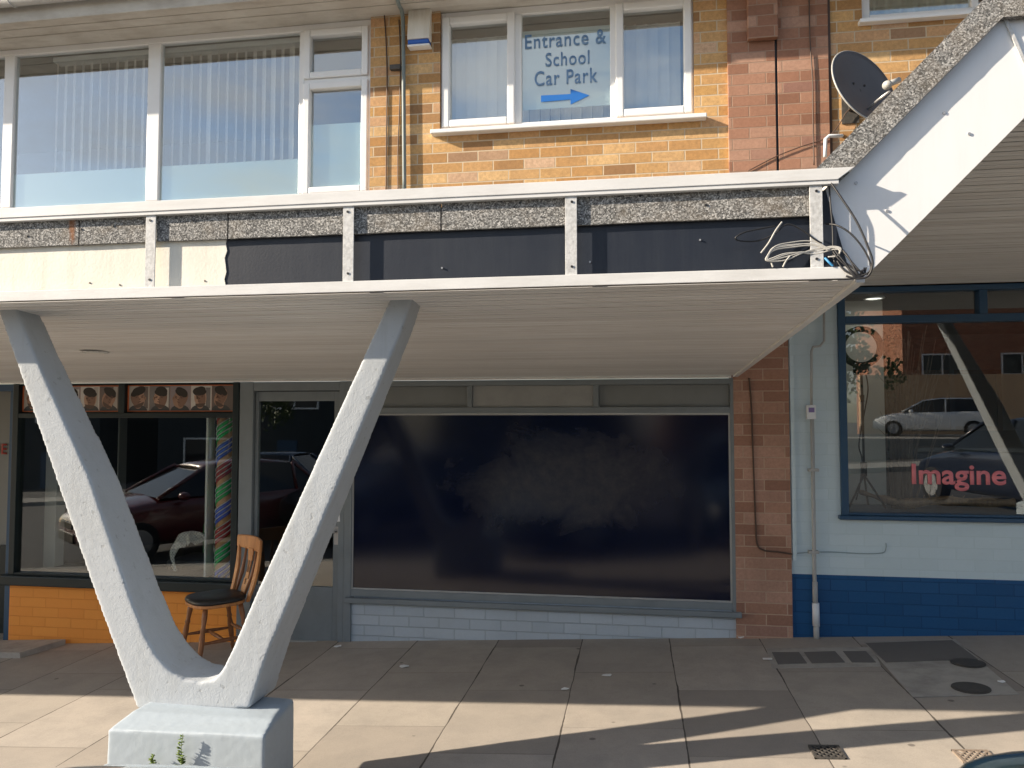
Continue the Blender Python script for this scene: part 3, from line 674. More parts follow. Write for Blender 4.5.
# ------------------------------------------------------------------ V columns
def v_column(label, group='V shaped canopy columns'):
    VP = 3.28
    base_c = Vector((-1.88, 3.26, gz(-1.88)))
    t = thing('v_column', label, 'column', base_c, group)
    outl = [(137, 709), (97, 600), (56, 480), (19, 371), (-6, 299), (12, 299), (37, 360), (89, 476), (131, 600), (146, 638), (158, 659), (172, 673), (185, 680), (200, 682.5), (213, 680), (222, 670), (231, 652), (251, 605), (320, 452), (391.5, 295), (415, 293), (401, 332), (345, 467), (290, 600), (267, 655), (249, 709)]
    F = [at(x, y, VP) for x, y in outl]
    def back(p):
        h = (p.z - .35) / 1.9; return p + Vector((0, .26 - .11 * max(0, min(1, h)), 0))
    mb = MB(); K = len(F); B = [back(p) for p in F]
    vs = F + B; fs = []
    # triangulate the concave outline
    from mathutils.geometry import tessellate_polygon
    tri = tessellate_polygon([[Vector((p.x, p.z, 0)) for p in F]])
    for a, b, c in tri: fs.append((a, b, c)); fs.append((K + c, K + b, K + a))
    for i in range(K): j = (i + 1) % K; fs.append((i, K + i, K + j, j))
    mb.add(vs, fs); v = mb.build('arms', M['stucco'], t)
    rm = v.modifiers.new('r', 'REMESH'); rm.mode = 'VOXEL'; rm.voxel_size = .011; rm.use_smooth_shade = True
    sm = v.modifiers.new('s', 'SMOOTH'); sm.iterations = 3; sm.factor = .5
    tx = bpy.data.textures.get('lumps') or bpy.data.textures.new('lumps', 'CLOUDS'); tx.noise_scale = .03; tx.noise_depth = 2
    dp = v.modifiers.new('d', 'DISPLACE'); dp.texture = tx; dp.strength = .0018; dp.mid_level = .5; dp.texture_coords = 'LOCAL'
    # plinth
    x0, x1 = -2.25, -1.52; y0, y1 = 3.055, 3.47; zt_ = at(185, 731, 3.05).z
    mb = MB(); zb_ = gz(x0) - .05
    mb.add([(x0, y0, zb_), (x1, y0, zb_), (x1 - .062, y1, zb_), (x0, y1, zb_), (x0 + .01, y0 + .005, zt_ - .02), (x1 - .003, y0 + .004, zt_), (x1 - .064, y1, zt_ + .0), (x0 + .03, y1, zt_ - .01),
            (x0 + .05, y0 + .11, zt_ + .022), (x1 - .03, y0 + .14, zt_ + .014), (x1 - .09, y1 - .02, zt_ + .01), (x0 + .06, y1 - .02, zt_ + .018)],
           [(0, 3, 2, 1), (0, 1, 5, 4), (1, 2, 6, 5), (2, 3, 7, 6), (3, 0, 4, 7), (4, 5, 9, 8), (5, 6, 10, 9), (6, 7, 11, 10), (7, 4, 8, 11), (8, 9, 10, 11)])
    p = mb.build('plinth', M['stucco2'], t)
    rm = p.modifiers.new('r', 'REMESH'); rm.mode = 'VOXEL'; rm.voxel_size = .009; rm.use_smooth_shade = True
    sm = p.modifiers.new('s', 'SMOOTH'); sm.iterations = 2
    dp = p.modifiers.new('d', 'DISPLACE'); dp.texture = tx; dp.strength = .002; dp.texture_coords = 'LOCAL'
    return t
def m_stucco2():
    t = NT('smooth_painted_concrete'); d = t.ramp(t.noise(1, 5, .7, t.scale(t.pos, (18, 18, 2))), [(.5, 0.0), (.85, 1.0)])
    col = t.mix(t.math('MULTIPLY', d, .25), (.37, .43, .48), (.28, .31, .33))
    return t.fin(col, .6, t.bump(t.noise(60, 4), .2, .003), .4)
M['stucco2'] = m_stucco2()
vc = v_column('grey rendered V shaped column on a block plinth, in front of the orange wall and wooden chair')
def copy_tree(o, parent=None):
    c = o.copy(); COL.objects.link(c)
    if parent is not None: c.parent = parent
    for ch in [q for q in bpy.data.objects if q.parent == o]: copy_tree(ch, c)
    return c
v2 = copy_tree(vc); v2.location = vc.location + Vector((6.25, 0, .45)); v2['label'] = 'grey rendered V shaped column in front of the blue beauty shop, seen in its window reflection'
v3 = copy_tree(vc); v3.location = vc.location + Vector((-9.9, 0, -9.9 * GS)); v3['label'] = 'grey rendered V shaped column at the far left end of the parade'

# weeds on the plinth
def weed(px, py, hgt, lab, n=9):
    c = at(px, py, 3.045); t = thing('weed', lab, 'weed', c, 'weeds at the foot of the plinth')
    mb = MB(); top = c + Vector((.004, -.012, hgt)); path = spline([c, c + Vector((-.004, -.01, hgt * .5)), top], 5); mb.tube(path, [.0022 - .0012 * i / len(path) for i in range(len(path))], 5); mb.build('stem', M['leaf'], t)
    mb = MB()
    for i in range(n):
        s_ = (i / n); q = path[int(s_ * (len(path) - 1))]; a = random.uniform(0, 6.28); L = random.uniform(.013, .026) * (1.2 - .5 * s_)
        dx = Vector((math.cos(a), -abs(math.sin(a)) * .8 - .1, random.uniform(-.1, .7))).normalized(); sd = dx.cross(Vector((0, 0, 1))).normalized() * L * .38
        mb.add([q, q + dx * L * .5 + sd, q + dx * L, q + dx * L * .5 - sd, q + dx * L * .5 + Vector((0, 0, .003))], [(0, 1, 4), (1, 2, 4), (2, 3, 4), (3, 0, 4)])
    mb.build('leaves', M['leaf'], t)
weed(183, 763, .125, 'taller flowering weed clinging to the plinth front, right of a smaller one', 70)
weed(155, 765, .05, 'small low weed at the foot of the plinth front, left of the taller one', 34)

# ------------------------------------------------------------------ shopfronts
SP = 6.0
def s(px, py, d=SP): return at(px, py, d)
soz = sof(5.96) - .02
# brick pier between shops (lower)
mb = MB(); mb.box(s(734.5, 500).x, s(790, 500).x, 5.975, 6.25, gz(.8) - .05, zr_w - .002)
props(mb.build('brick_pier', M['redlow'], origin=(.95, 6, 0)), 'red brown brick pier between the dark vacant window and the pale blue wall', 'pier')
# vacant shopfront
vs_ = thing('shopfront', 'vacant shopfront with grey frames, dark soaped window and pale grey painted brick stall', 'shopfront', (-1.2, SP, gz(-1.2)))
xL = s(348.5, 500).x; xR = s(739.5, 500).x - .005; dL = s(239, 500).x; zh = soz
wzb = s(352, 589).z
xa, xb = s(352.5, 500).x, s(731, 500).x; wzt = s(550, 413.5).z
mb = MB()
mb.box(xL - .03, xa, SP - .02, SP + .06, gz(xL), zh); mb.box(xb, xR, SP - .02, SP + .06, wzb - .09, zh)
mb.box(xa, xb, SP - .018, SP + .06, zh - .045, zh - .001); mb.box(xa, xb, SP - .018, SP + .06, wzt, wzt + .05); mb.box(xa, xb, SP - .018, SP + .06, wzb - .055, wzb)
for px in (470, 596): x = s(px, 395).x; mb.box(x - .022, x + .022, SP - .0165, SP + .058, wzt + .05, zh - .045)
frm = mb.build('window_frame', M['grey'], vs_, bevel=.004)
mb = MB(); mb.box(xL - .01, xR + .005, SP - .06, SP - .0185, wzb - .1, wzb - .06); mb.build('sill', M['grey'], vs_, bevel=.006)
mb = MB(); mb.ring(xa, xb, wzb + .001, wzt - .001, SP - .008, SP + .012, .012); mb.build('glazing_bead', M['pipe'], vs_)
xs = [xa, s(470, 395).x - .022, s(470, 395).x + .022, s(596, 395).x - .022, s(596, 395).x + .022, xb]
for i in range(3):
    mb = MB(); mb.box(xs[2 * i] + .001, xs[2 * i + 1] - .001, SP + .012 - (.014 if i == 1 else 0), SP + .05, wzt + .051, zh - .046); mb.build('transom_panel', M['greypan'] if i != 1 else m_paint('lighter_panel_paint', (.30, .315, .315), .55, .3), vs_, bevel=.003)
mb = MB(); mb.box(xa + .012, xb - .012, SP + .002, SP + .01, wzb + .012, wzt - .012); mb.build('dark_pane', M['darkpane'], vs_)
mb = MB(); mb.box(xL - .028, xR, SP, SP + .2, gz(-2.5) - .1, wzb - .101); mb.build('brick_stall', M['palegrey'], vs_)
# door + jambs
dj = s(338.5, 500).x; dl = s(253, 500).x
mb = MB(); mb.box(dL, dl - .004, SP - .015, SP + .07, gz(dL) - .05, zh); mb.box(dj + .004, xL - .031, SP - .015, SP + .07, gz(dj) - .05, zh); mb.box(dl - .004, dj + .004, SP - .013, SP + .07, zh - .075, zh - .001)
mb.build('door_frame', M['grey'], vs_, bevel=.004)
mb = MB(); gx0, gx1 = s(256, 500).x, s(332.5, 500).x; gz0_, gz1_ = s(300, 587).z, s(295, 401).z; dyy = SP + .02
mb.box(dl, gx0, dyy, dyy + .045, gz(dl), zh - .08); mb.box(gx1, dj, dyy, dyy + .045, gz(dl), zh - .08)
mb.box(gx0, gx1, dyy + .001, dyy + .044, gz1_, zh - .08); mb.box(gx0, gx1, dyy + .001, dyy + .044, gz(dl), gz0_)
door = mb.build('door', M['grey'], vs_, bevel=.003)
pane(gx0, gx1, gz0_, gz1_, dyy + .02, M['glass'], door)
mb = MB(); hx = s(335.5, 520).x; mb.box(hx - .017, hx + .017, dyy - .004, dyy - .0005, s(335, 545).z, s(335, 527).z); mb.tube([(hx, dyy - .004, s(335, 532).z), (hx, dyy - .045, s(335, 532).z), (hx - .09, dyy - .045, s(335, 532).z)], .008, 8); mb.build('handle', M['alu'], door)
mb = MB(); c = s(338.5, 517); mb.prism([c + Vector((-.028, -.017, -.035)), c + Vector((.02, -.017, -.035)), c + Vector((.014, -.017, .04))], (0, .001, 0)); mb.build('sticker', M['twhite'], vs_)
mb = MB(); mb.box(dl, dj, dyy - .03, dyy - .002, gz(dl) + .0, gz(dl) + .03); mb.build('door_threshold', M['pipe'], vs_)
room(dL + .02, xL - .05, SP + .08, SP + 3.2, gz(dL), zh - .02, M['roomdark'], vs_, 'interior')

# barber shopfront
bs = thing('shopfront', 'barber shopfront with near black frame, haircut photo strips and orange painted brick stall', 'shopfront', (-4.4, SP, gz(-4.4)))
bL = s(10, 560).x; bR = dL - .006; zsb = s(120, 588).z; zst = s(120, 578).z
mb = MB(); mb.box(bL - .003, bR, SP + .01, SP + .2, gz(bL) - .1, zsb); mb.build('brick_stall', M['orange'], bs)
mb = MB(); mb.box(bL - .06, bR + .0, SP - .07, SP + .08, zsb, zst); mb.build('sill', M['darkframe'], bs, bevel=.01)
pz0, pz1 = s(178, 413).z, s(178, 383.5).z; zpt = s(120, 418).z
mb = MB(); lw = .055
mb.box(bL, bL + lw, SP - .02, SP + .06, zst, zh); mb.box(bR - .055, bR, SP - .02, SP + .06, zst, zh)
mb.box(bL + lw, bR - .055, SP - .018, SP + .06, pz1, zh - .001); mb.box(bL + lw, bR - .055, SP - .018, SP + .06, zpt, pz0); mb.box(bL + lw, bR - .055, SP - .018, SP + .06, zst, zst + .02)
pmx = s(122.5, 398).x; mb.box(pmx - .03, pmx + .03, SP - .016, SP + .058, pz0, pz1)
mb.build('window_frame', M['darkframe'], bs, bevel=.004)
pane(bL + lw, bR - .055, zst + .02, zpt, SP + .02, M['glass'], bs)
mb = MB(); mb.box(bL + lw, bR - .055, SP + .035, SP + .05, pz0 - .001, pz1 + .001); mb.build('backing_board', M['darkframe'], bs)
# posters
skin = [(.42, .26, .19), (.5, .31, .22), (.38, .23, .16), (.46, .3, .22), (.4, .24, .17)]
def poster(x0, x1, n, lab, seed, cut=None):
    random.seed(seed); random.seed(seed * 3); t = thing('poster', lab, 'poster', ((x0 + x1) / 2, SP + .02, pz0), 'haircut photo strips above the barber window')
    z0, z1 = pz0 + .012, pz1 - .012; H = z1 - z0; Y = SP + .02
    mb = MB(); mb.box(x0, x1, Y, Y + .004, z0, z1); mb.build('border', hexmat('poster_orange', (.55, .14, .05)), t)
    xi0, xi1 = x0 + .016, x1 - .016; zi0, zi1 = z0 + .008, z1 - .008; W = (xi1 - xi0) / n
    bgs = MB(); sk = hr = cl = ft = bgs
    bgm = [(.45, .42, .38), (.2, .19, .19), (.3, .26, .27), (.6, .58, .55), (.16, .13, .12)]
    for i in range(n):
        a = xi0 + W * i; bgs.mi = i % 5; bgs.box(a + .001, a + W - .001, Y - .0012, Y - .0002, zi0, zi1)
        bgs.mi = random.choice((0, 1, 2, 3, 4)); bgs.box(a + W * .72, a + W * .93, Y - .0016, Y - .0013, zi0 + .02, zi1 - .03 * random.random())
        cx = a + W * (.48 + random.uniform(-.06, .06)); h = zi1 - zi0; hw = W * random.uniform(.27, .34); cz = zi0 + h * random.uniform(.48, .56)
        tilt = random.uniform(-.5, .5); prof = random.choice((-1, 1)) * random.uniform(.15, .4)
        def ov(mb_, c_x, c_z, rx, rz, y, n_=20, sq=0, a0=0, a1=6.2832, ca=tilt):
            pts = []
            for k in range(n_):
                g_ = a0 + (a1 - a0) * k / (n_ - (1 if a1 - a0 < 6 else 0)); ex, ez = rx * math.cos(g_), rz * math.sin(g_)
                ex, ez = ex * math.cos(ca) - ez * math.sin(ca), ex * math.sin(ca) + ez * math.cos(ca)
                pts.append(Vector((min(max(c_x + ex, a + .002), a + W - .002), y, min(max(c_z + ez, zi0 + .001), zi1 - .001))))
            mb_.prism(pts, (0, -.0002, 0))
        bgs.mi = 11; ov(cl, cx, zi0 - h * .02, W * .46, h * .27, Y - .0018, ca=0)
        bgs.mi = 5 + i % 5; ov(sk, cx, zi0 + h * .24, hw * .55, h * .16, Y - .0022, ca=0); ov(sk, cx, cz, hw, h * .38, Y - .0026); bgs.mi = 13; ov(sk, cx + prof * hw * 1.1, cz - h * .04, hw * .62, h * .33, Y - .0028); bgs.mi = 5 + i % 5
        ov(sk, cx - prof * hw * 2.6, cz, hw * .16, h * .07, Y - .0026)
        bgs.mi = 10; qf = random.uniform(-.35, .35); ov(hr, cx + qf * hw, cz + h * random.uniform(.24, .31), hw * random.uniform(.75, 1.0), h * random.uniform(.12, .19), Y - .003); ov(hr, cx - tilt * hw * .4, cz + h * .22, hw * 1.0, h * .14, Y - .0029)
        ov(hr, cx + prof * .02, cz + h * .31, hw * .8, h * .13, Y - .0032)
        if i % 3 != 2: bgs.mi = 14; ov(hr, cx, cz - h * .16, hw * .9, h * .24, Y - .003, a0=3.5, a1=5.92)
        bgs.mi = 12
        for sx in (-1, 1): ov(ft, cx + sx * hw * .42 - prof * hw * .5, cz + h * .03, hw * .17, h * .022, Y - .0036)
        for sx in (-1, 1): ov(ft, cx + sx * hw * .42 - prof * hw * .5, cz + h * .085, hw * .24, h * .018, Y - .0036)
        ov(ft, cx - prof * hw * .6, cz - h * .15, hw * .26, h * .018, Y - .0036); ov(ft, cx - prof * hw * .7, cz - h * .045, hw * .1, h * .03, Y - .0034)
    bgs.build('photo_strip', [hexmat('photo_bg%d' % k, c) for k, c in enumerate(bgm)] + [hexmat('photo_skin%d' % k, c) for k, c in enumerate(skin)] + [hexmat('photo_hair', (.025, .02, .018)), hexmat('photo_cloth', (.06, .065, .07)), hexmat('photo_feat', (.13, .07, .055)), hexmat('photo_shade', (.24, .14, .1)), hexmat('photo_stubble', (.11, .07, .055))], t)
poster(bL + lw + .003, pmx - .033, 5, 'strip of small barber haircut photos behind the left arm of the V column', 3)
poster(pmx + .033, bR - .058, 5, 'orange bordered strip of five photos of dark haired men above the barber window, right half', 11)
random.seed(5)
# barber interior
room(bL + .03, bR - .03, SP + .07, SP + 3.6, zst - .05, zh - .03, M['roomdark'], bs, 'interior')
mb = MB(); mb.box(bL + .06, bR - .06, SP + .08, SP + .5, zst - .02, zst + .0); mb.build('window_board', hexmat('grey_board', (.2, .2, .2)), bs)
def pillar(px0, px1, d, c, name, lab, z0=None):
    a, b = s(px0, 500, d), s(px1, 500, d); mb = MB(); mb.box(a.x, b.x, d, d + .12, z0 if z0 is not None else zst - .02, zh - .05)
    props(mb.build(name, hexmat('pil' + name + str(px0), c, .7), origin=(a.x, d, zst), bevel=.006), lab, name.replace('_', ' '))
pillar(37, 56, 6.35, (.6, .6, .58), 'display_board', 'broad white upright panel inside the barber window at its left end')
pillar(22, 27, 6.2, (.5, .5, .48), 'white_post', 'thin white upright post inside the barber window beside the frame')
pillar(116.2, 117.6, 6.6, (.22, .23, .24), 'grey_post', 'thin grey upright post inside the barber window right of the left V arm')
pillar(204.7, 207, 6.12, (.75, .77, .78), 'white_rod', 'thin white vertical rod beside the striped garland pole', z0=zst + .0)
# interior fittings: wall lights / mirror
mb = MB(); c = s(182, 440, 9.2); mb.box(c.x - .55, c.x + .5, 9.3, 9.34, c.z - .9, c.z + .25)
props(mb.build('mirror', hexmat('mirror', (.1, .1, .12), .15), origin=c), 'dim wall mirror deep inside the barber shop', 'mirror')
for i, (px, py) in enumerate([(147, 432), (168, 432), (184, 430), (178, 455), (186, 426)]):
    c = s(px, py, 9.2); mb = MB(); mb.ell(c, .045, .03, .06); props(mb.build('bottle', hexmat('bottlemat', (.5, .45, .33)), origin=c), 'small pale bottle on the shelf deep in the barber shop', 'bottle', 'pale bottles on the barber shelf')
# garland pole
cx = s(224.5, 500, 6.16).x; gy = 6.16; gp_ = thing('garland_pole', 'tan column wound with green, blue and maroon garland inside the barber window', 'column', (cx, gy, zst), None)
mb = MB(); mb.smooth = True; n = 20; rad = .066
mb.tube([(cx, gy, zst - .01), (cx, gy, zh - .06)], rad, 24); mb.build('core', M['tan'], gp_)
H = zh - zst; 
def helix(ph0, width, mat, name, r_, turns):
    mb = MB(); mb.smooth = True; N = 150; prev = None
    for i in range(N + 1):
        th = turns * 2 * math.pi * i / N + ph0; z = zst + (H - .07) * i / N
        p = Vector((cx + r_ * math.cos(th), gy + r_ * math.sin(th), z)); q = p + Vector((0, 0, width))
        if q.z > zh - .06: break
        if prev: mb.quad(prev[0], p, q, prev[1])
        prev = (p, q)
    o = mb.build(name, mat, gp_); so = o.modifiers.new('t', 'SOLIDIFY'); so.thickness = .005
turns = 5.2; pitchz = (H - .07) / turns
for k, (mt, nm) in enumerate([(M['tgreen'], 'green_band'), (M['tblue'], 'blue_band'), (M['tred'], 'maroon_band')]):
    pass
# three colours alternate along the height: steep bands
def band(zc, mat, name, wz=.13):
    for j in range(3):
        mb = MB(); mb.smooth = True; prev = None; z0 = zc + j * wz / 3
        for i in range(25):
            th = -math.pi + math.pi * 1.15 * i / 24 - .2; z = z0 + .17 * i / 24
            p = Vector((cx + (rad + .006) * math.cos(th), gy + (rad + .006) * math.sin(th), z)); q = p + Vector((0, 0, wz / 3 * .72))
            if q.z < zh - .06 and p.z > zst:
                if prev: mb.quad(prev[0], p, q, prev[1])
                prev = (p, q)
            else: prev = None
        if mb.v:
            o = mb.build(name, mat, gp_); so = o.modifiers.new('t', 'SOLIDIFY'); so.thickness = .006
            mb2 = MB(); path = []
            for i in range(25):
                th = -math.pi + math.pi * 1.15 * i / 24 - .2; z = z0 + .17 * i / 24 + wz / 3 * .85
                if zst < z < zh - .06: path.append((cx + (rad + .009) * math.cos(th), gy + (rad + .009) * math.sin(th), z))
            if len(path) > 2: mb2.tube(path, .0035, 5); mb2.build('white_line', M['twhite'], gp_)
z = zst - .12; seq = [('tblue', 'blue_band'), ('tgreen', 'green_band'), ('tred', 'maroon_band')]; i = 0
while z < zh:
    band(z, M[seq[i % 3][0]], seq[i % 3][1]); z += .175; i += 1
mb = MB(); n = 60
for k in range(n):
    zz = zst + (H - .1) * k / n; mb.bar((cx - .075 - .02 * (k % 2), gy + .05, zz), (cx - .115, gy + .06, zz + .03), .012, .004)
tn = mb.build('tinsel', [M['tgreen']], gp_)
# barber chair with towel
bc = thing('barber_chair', 'dark barber chair draped in green cloth inside the barber window', 'chair', (s(192, 560, 6.5).x, 6.55, zst))
cc = s(196, 560, 6.55)
mb = MB(); mb.box(cc.x - .22, cc.x + .25, 6.42, 6.85, cc.z - .1, cc.z + .02); mb.build('seat', M['leather'], bc, bevel=.03)
mb = MB(); mb.box(cc.x - .10, cc.x + .25, 6.8, 6.9, cc.z, cc.z + .3); mb.build('backrest', M['clothgreen'], bc, bevel=.03)
mb = MB(); mb.tube([(cc.x, 6.6, cc.z - .4), (cc.x, 6.6, cc.z - .1)], .04, 12); mb.build('pedestal', M['alu'], bc)
# towel: draped strip over an arm rest
def m_towel():
    t = NT('patterned_towel'); v = t.n('ShaderNodeTexChecker'); v.inputs['Scale'].default_value = 70; t.l(t.pos, v.inputs['Vector'])
    v.inputs[1].default_value = (.62, .61, .59, 1); v.inputs[2].default_value = (.16, .16, .165, 1)
    return t.fin(t.mix(t.math('MULTIPLY', t.noise(22, 3), .8), v.outputs[0], (.7, .69, .67)), .95, t.bump(t.noise(150, 2), .5, .004))
mb = MB(); mb.smooth = True; pts = [(172, 566), (170, 555), (174, 542), (180, 534), (190, 531), (200, 532), (208, 538), (214, 545)]
wd = [22, 16, 13, 13, 14, 15, 15, 14]; rows = []
sp_ = spline([Vector((p[0], p[1], 0)) for p in pts], 4)
for i, q in enumerate(sp_):
    ww = 15 + 5 * math.sin(i * .5) * .4; a = s(q.x, q.y, 6.36 + .012 * math.sin(i * .8)); b = s(q.x + 4 + 2.5 * math.sin(i * .7), q.y + ww * (.75 + .12 * math.sin(i * 1.9)), 6.33 + .02 * math.sin(i * 1.1))
    rows.append([a + (b - a) * t_ + Vector((0, .012 * math.sin(i * .9 + t_ * 4), 0)) for t_ in (0, .25, .5, .75, 1)])
for r0, r1 in zip(rows[:-1], rows[1:]):
    for k in range(4): mb.quad(r0[k], r1[k], r1[k + 1], r0[k + 1])
tw = mb.build('towel', m_towel(), origin=(cc.x - .1, 6.36, cc.z)); so = tw.modifiers.new('t', 'SOLIDIFY'); so.thickness = .008; props(tw, 'grey and white patterned towel with fringe hanging in the barber window behind the wooden chair', 'towel')

# entrance at far left (recessed)
en = thing('side_entrance', 'recessed pale panelled door with navy surround at the far left edge', 'entrance', (-6, 6.4, gz(-6)))
mb = MB(); e0 = s(12, 480).x; mb.box(-9.0, e0 - .03, 6.4, 6.44, gz(-6.2) - .1, zh); mb.build('door_panel', hexmat('pale_door', (.2, .21, .2), .5), en)
mb = MB(); mb.box(-9, e0 + .03, SP + .02, SP + .1, s(5, 391).z, zh); mb.box(e0 - .06, e0 + .02, SP + .02, 6.45, gz(-6.2) - .1, s(5, 391).z); mb.build('surround', M['navy'], en, bevel=.004)
mb = MB(); mb.box(-9, e0 - .07, 6.37, 6.399, gz(-6.2) - .1, s(5, 545, 6.4).z); mb.build('kick_board', M['darkframe'], en)
A = s(-1, 449, 6.38); text('SHELL'[1:3], .16, A.x + .0, A.z, 6.385, M['redink'], 'lettering', en, off=.02)

# blue beauty shopfront
bb = thing('shopfront', 'beauty shopfront with pale blue wall, navy dado and navy framed window', 'shopfront', (3, SP, gz(3)))
wl = s(839, 420).x; zwin0 = s(845, 519).z; zwin1 = zr_w - .004; xw0 = s(789, 500).x + .006; zd = s(900, 577).z
xW1 = 4.6
mb = MB(); mb.box(xw0, wl, SP, SP + .25, zd, zr_w - .003); mb.box(wl, xW1, SP + .001, SP + .25, zd, zwin0); mb.box(xW1, 12, SP, SP + .25, zd, zr_w - .003); mb.build('upper_wall', M['paleblue'], bb)
mb = MB(); mb.box(xw0, 12, SP - .003, SP + .25, gz(1.1) - .1, zd - .0005); mb.build('dado', M['navybrick'], bb)
mb = MB(); zt0 = s(900, 323).z; zt1 = s(900, 315.5).z; fw = .052
mb.box(wl, wl + fw, SP - .03, SP + .06, zwin0 + .03, zwin1); mb.box(xW1 - fw, xW1, SP - .03, SP + .06, zwin0 + .03, zwin1)
mb.box(wl + fw, xW1 - fw, SP - .028, SP + .06, zwin1 - .04, zwin1 - .001); mb.box(wl + fw, xW1 - fw, SP - .028, SP + .06, zt0, zt1); mb.box(wl + fw, xW1 - fw, SP - .028, SP + .06, zwin0 + .031, zwin0 + .05)
xm = s(982, 300).x; mb.box(xm - .028, xm + .028, SP - .026, SP + .058, zt1, zwin1 - .04)
mb.build('window_frame', M['navy'], bb, bevel=.005)
mb = MB(); mb.box(wl - .02, xW1 + .02, SP - .055, SP + .06, zwin0, zwin0 + .03); mb.build('sill', M['navy'], bb, bevel=.006)
pane(wl + fw, xW1 - fw, zwin0 + .05, zt0, SP + .02, M['glass'], bb); pane(wl + fw, xm - .028, zt1, zwin1 - .04, SP + .02, M['glass'], bb); pane(xm + .028, xW1 - fw, zt1, zwin1 - .04, SP + .02, M['glass'], bb)
room(wl + .01, xW1 - .01, SP + .07, SP + 4, zwin0 - .1, zwin1 + .01, hexmat('shop_back_wall', (.05, .05, .052), .8), bb, 'interior')
mb = MB(); mb.box(wl + .02, xW1 - .02, SP + .08, SP + .62, zwin0 + .0, zwin0 + .045); mb.build('window_board', M['navy'], bb)
A, B = s(912, 477, SP + .012), s(1006.5, 477, SP + .012)
text('Imagine', B.x - A.x, (A.x + B.x) / 2, (s(960, 465, SP).z + s(960, 490.5, SP).z) / 2, SP + .016, M['pink'], 'lettering', bb, off=.022, h=25.5 / FPX * 5.85)
# cover strip, small marks
mb = MB(); x = s(791, 480).x; mb.box(x, x + .03, SP - .02, SP - .0035, zd + .1, zr_w - .2); mb.build('cover_strip', M['paleblue'], bb)
# shop fittings
bt_ = zwin0 + .046
pa, pb_ = s(846, 400, 6.62), s(884.5, 400, 6.62)
mb = MB(); mb.box(pa.x - .2, pb_.x, 6.62, 6.66, bt_, zwin1 - .01)
props(mb.build('upright_board', M['roomgrey'], origin=(pa.x, 6.62, bt_)), 'plain pale grey upright panel behind the ring light in the shop window', 'board')
rl = thing('ring_light', 'black ring light on a tripod stand in the beauty shop window', 'ring light', (s(866, 500, 6.3).x, 6.3, bt_))
c = s(861, 347, 6.3); mb = MB(); mb.smooth = True; ro, ri = .163, .118
vs0 = []; N = 40
for k in range(N):
    a = 2 * math.pi * k / N
    for (r_, y) in ((ri, -.015), (ro, -.015), (ro, .015), (ri, .015)): vs0.append(c + Vector((r_ * math.cos(a), y, r_ * math.sin(a))))
fs = [(4 * k + j, 4 * k + (j + 1) % 4, 4 * ((k + 1) % N) + (j + 1) % 4, 4 * ((k + 1) % N) + j) for k in range(N) for j in range(4)]
mb.add(vs0, fs); mb.build('ring', M['cable'], rl, bevel=.004)
hb = s(861, 368, 6.3); mb = MB(); mb.box(hb.x - .055, hb.x + .055, 6.285, 6.33, hb.z - .05, hb.z + .03); mb.build('clamp', M['cable'], rl, bevel=.01)
f0_ = s(864, 475, 6.3); mb = MB(); mb.tube([hb, s(862.5, 400, 6.3), f0_], .009, 10); mb.tube([s(862, 395, 6.3), s(862, 402, 6.3)], .017, 10); mb.tube([s(863.5, 462, 6.3), s(864, 476, 6.3)], .024, 10); mb.build('pole', M['cable'], rl)
fy = bt_ + .008
for (px, yy) in ((849, 6.3), (886, 6.28), (868, 6.52)):
    e = s(px, 500, yy); e.z = fy; mb = MB(); mb.tube([f0_, e], .0075, 8); mb.build('leg', M['cable'], rl)
mb = MB(); mb.tube(spline([hb + Vector((.03, 0, -.03)), s(868, 390, 6.28), s(863, 420, 6.29), s(859, 445, 6.28), s(862, 460, 6.28), s(860, 485, 6.28), s(856, 500, 6.28)], 6), .005, 6); mb.build('cord', M['cable'], rl)
# dried twigs in the window
tw_ = thing('dried_twigs', 'upright bundle of bare dried twigs standing between the grey panel and the lettering', 'dried twigs', (s(903, 500, 6.35).x, 6.35, bt_))
mb = MB(); bm_m = m_wood('dry_twig', (.13, .1, .075), (.07, .055, .045))
b_ = s(902, 503, 6.35); random.seed(21)
for i in range(84):
    a = b_ + Vector((random.uniform(-.07, .07), random.uniform(-.06, .06), 0)); tp_ = s(random.uniform(884, 950), random.uniform(318, 400), 6.35) + Vector((0, random.uniform(-.12, .12), 0))
    if i % 3: tp_ = s(random.uniform(890, 915), random.uniform(330, 440), 6.35)
    a.z = bt_; mid = (a + tp_) / 2 + Vector((random.uniform(-.05, .02), random.uniform(-.04, .04), 0))
    path = spline([a, mid, tp_], 6); mb.tube(path, [.006 * (1 - .75 * k / len(path)) for k in range(len(path))], 5)
    if i % 2:
        q = path[8]; mb.tube([q, q + Vector((random.uniform(-.15, .15), random.uniform(-.06, .06), random.uniform(.08, .25)))], [.003, .0012], 4)
mb.build('twigs', bm_m, tw_)
# climbing leaves behind
mb = MB(); lm = m_paint('dark_foliage', (.035, .06, .03), .6, .5)
for i in range(420):
    q = s(random.gauss(890, 6), random.uniform(325, 500), 6.8) + Vector((0, random.uniform(-.05, .1), 0)); q.z = max(q.z, bt_)
    d_ = Vector((random.uniform(-1, 1), random.uniform(-1, .2), random.uniform(-1, 1))).normalized(); e_ = d_.orthogonal().normalized(); L = random.uniform(.02, .045)
    mb.quad(q, q + d_ * L * .5 + e_ * L * .35, q + d_ * L, q + d_ * L * .5 - e_ * L * .35)
mb.build('leaf_garland', lm, origin=s(890, 500, 6.8)); props(bpy.data.objects['leaf_garland'], 'dark leafy artificial garland hanging beside the grey panel', 'garland')
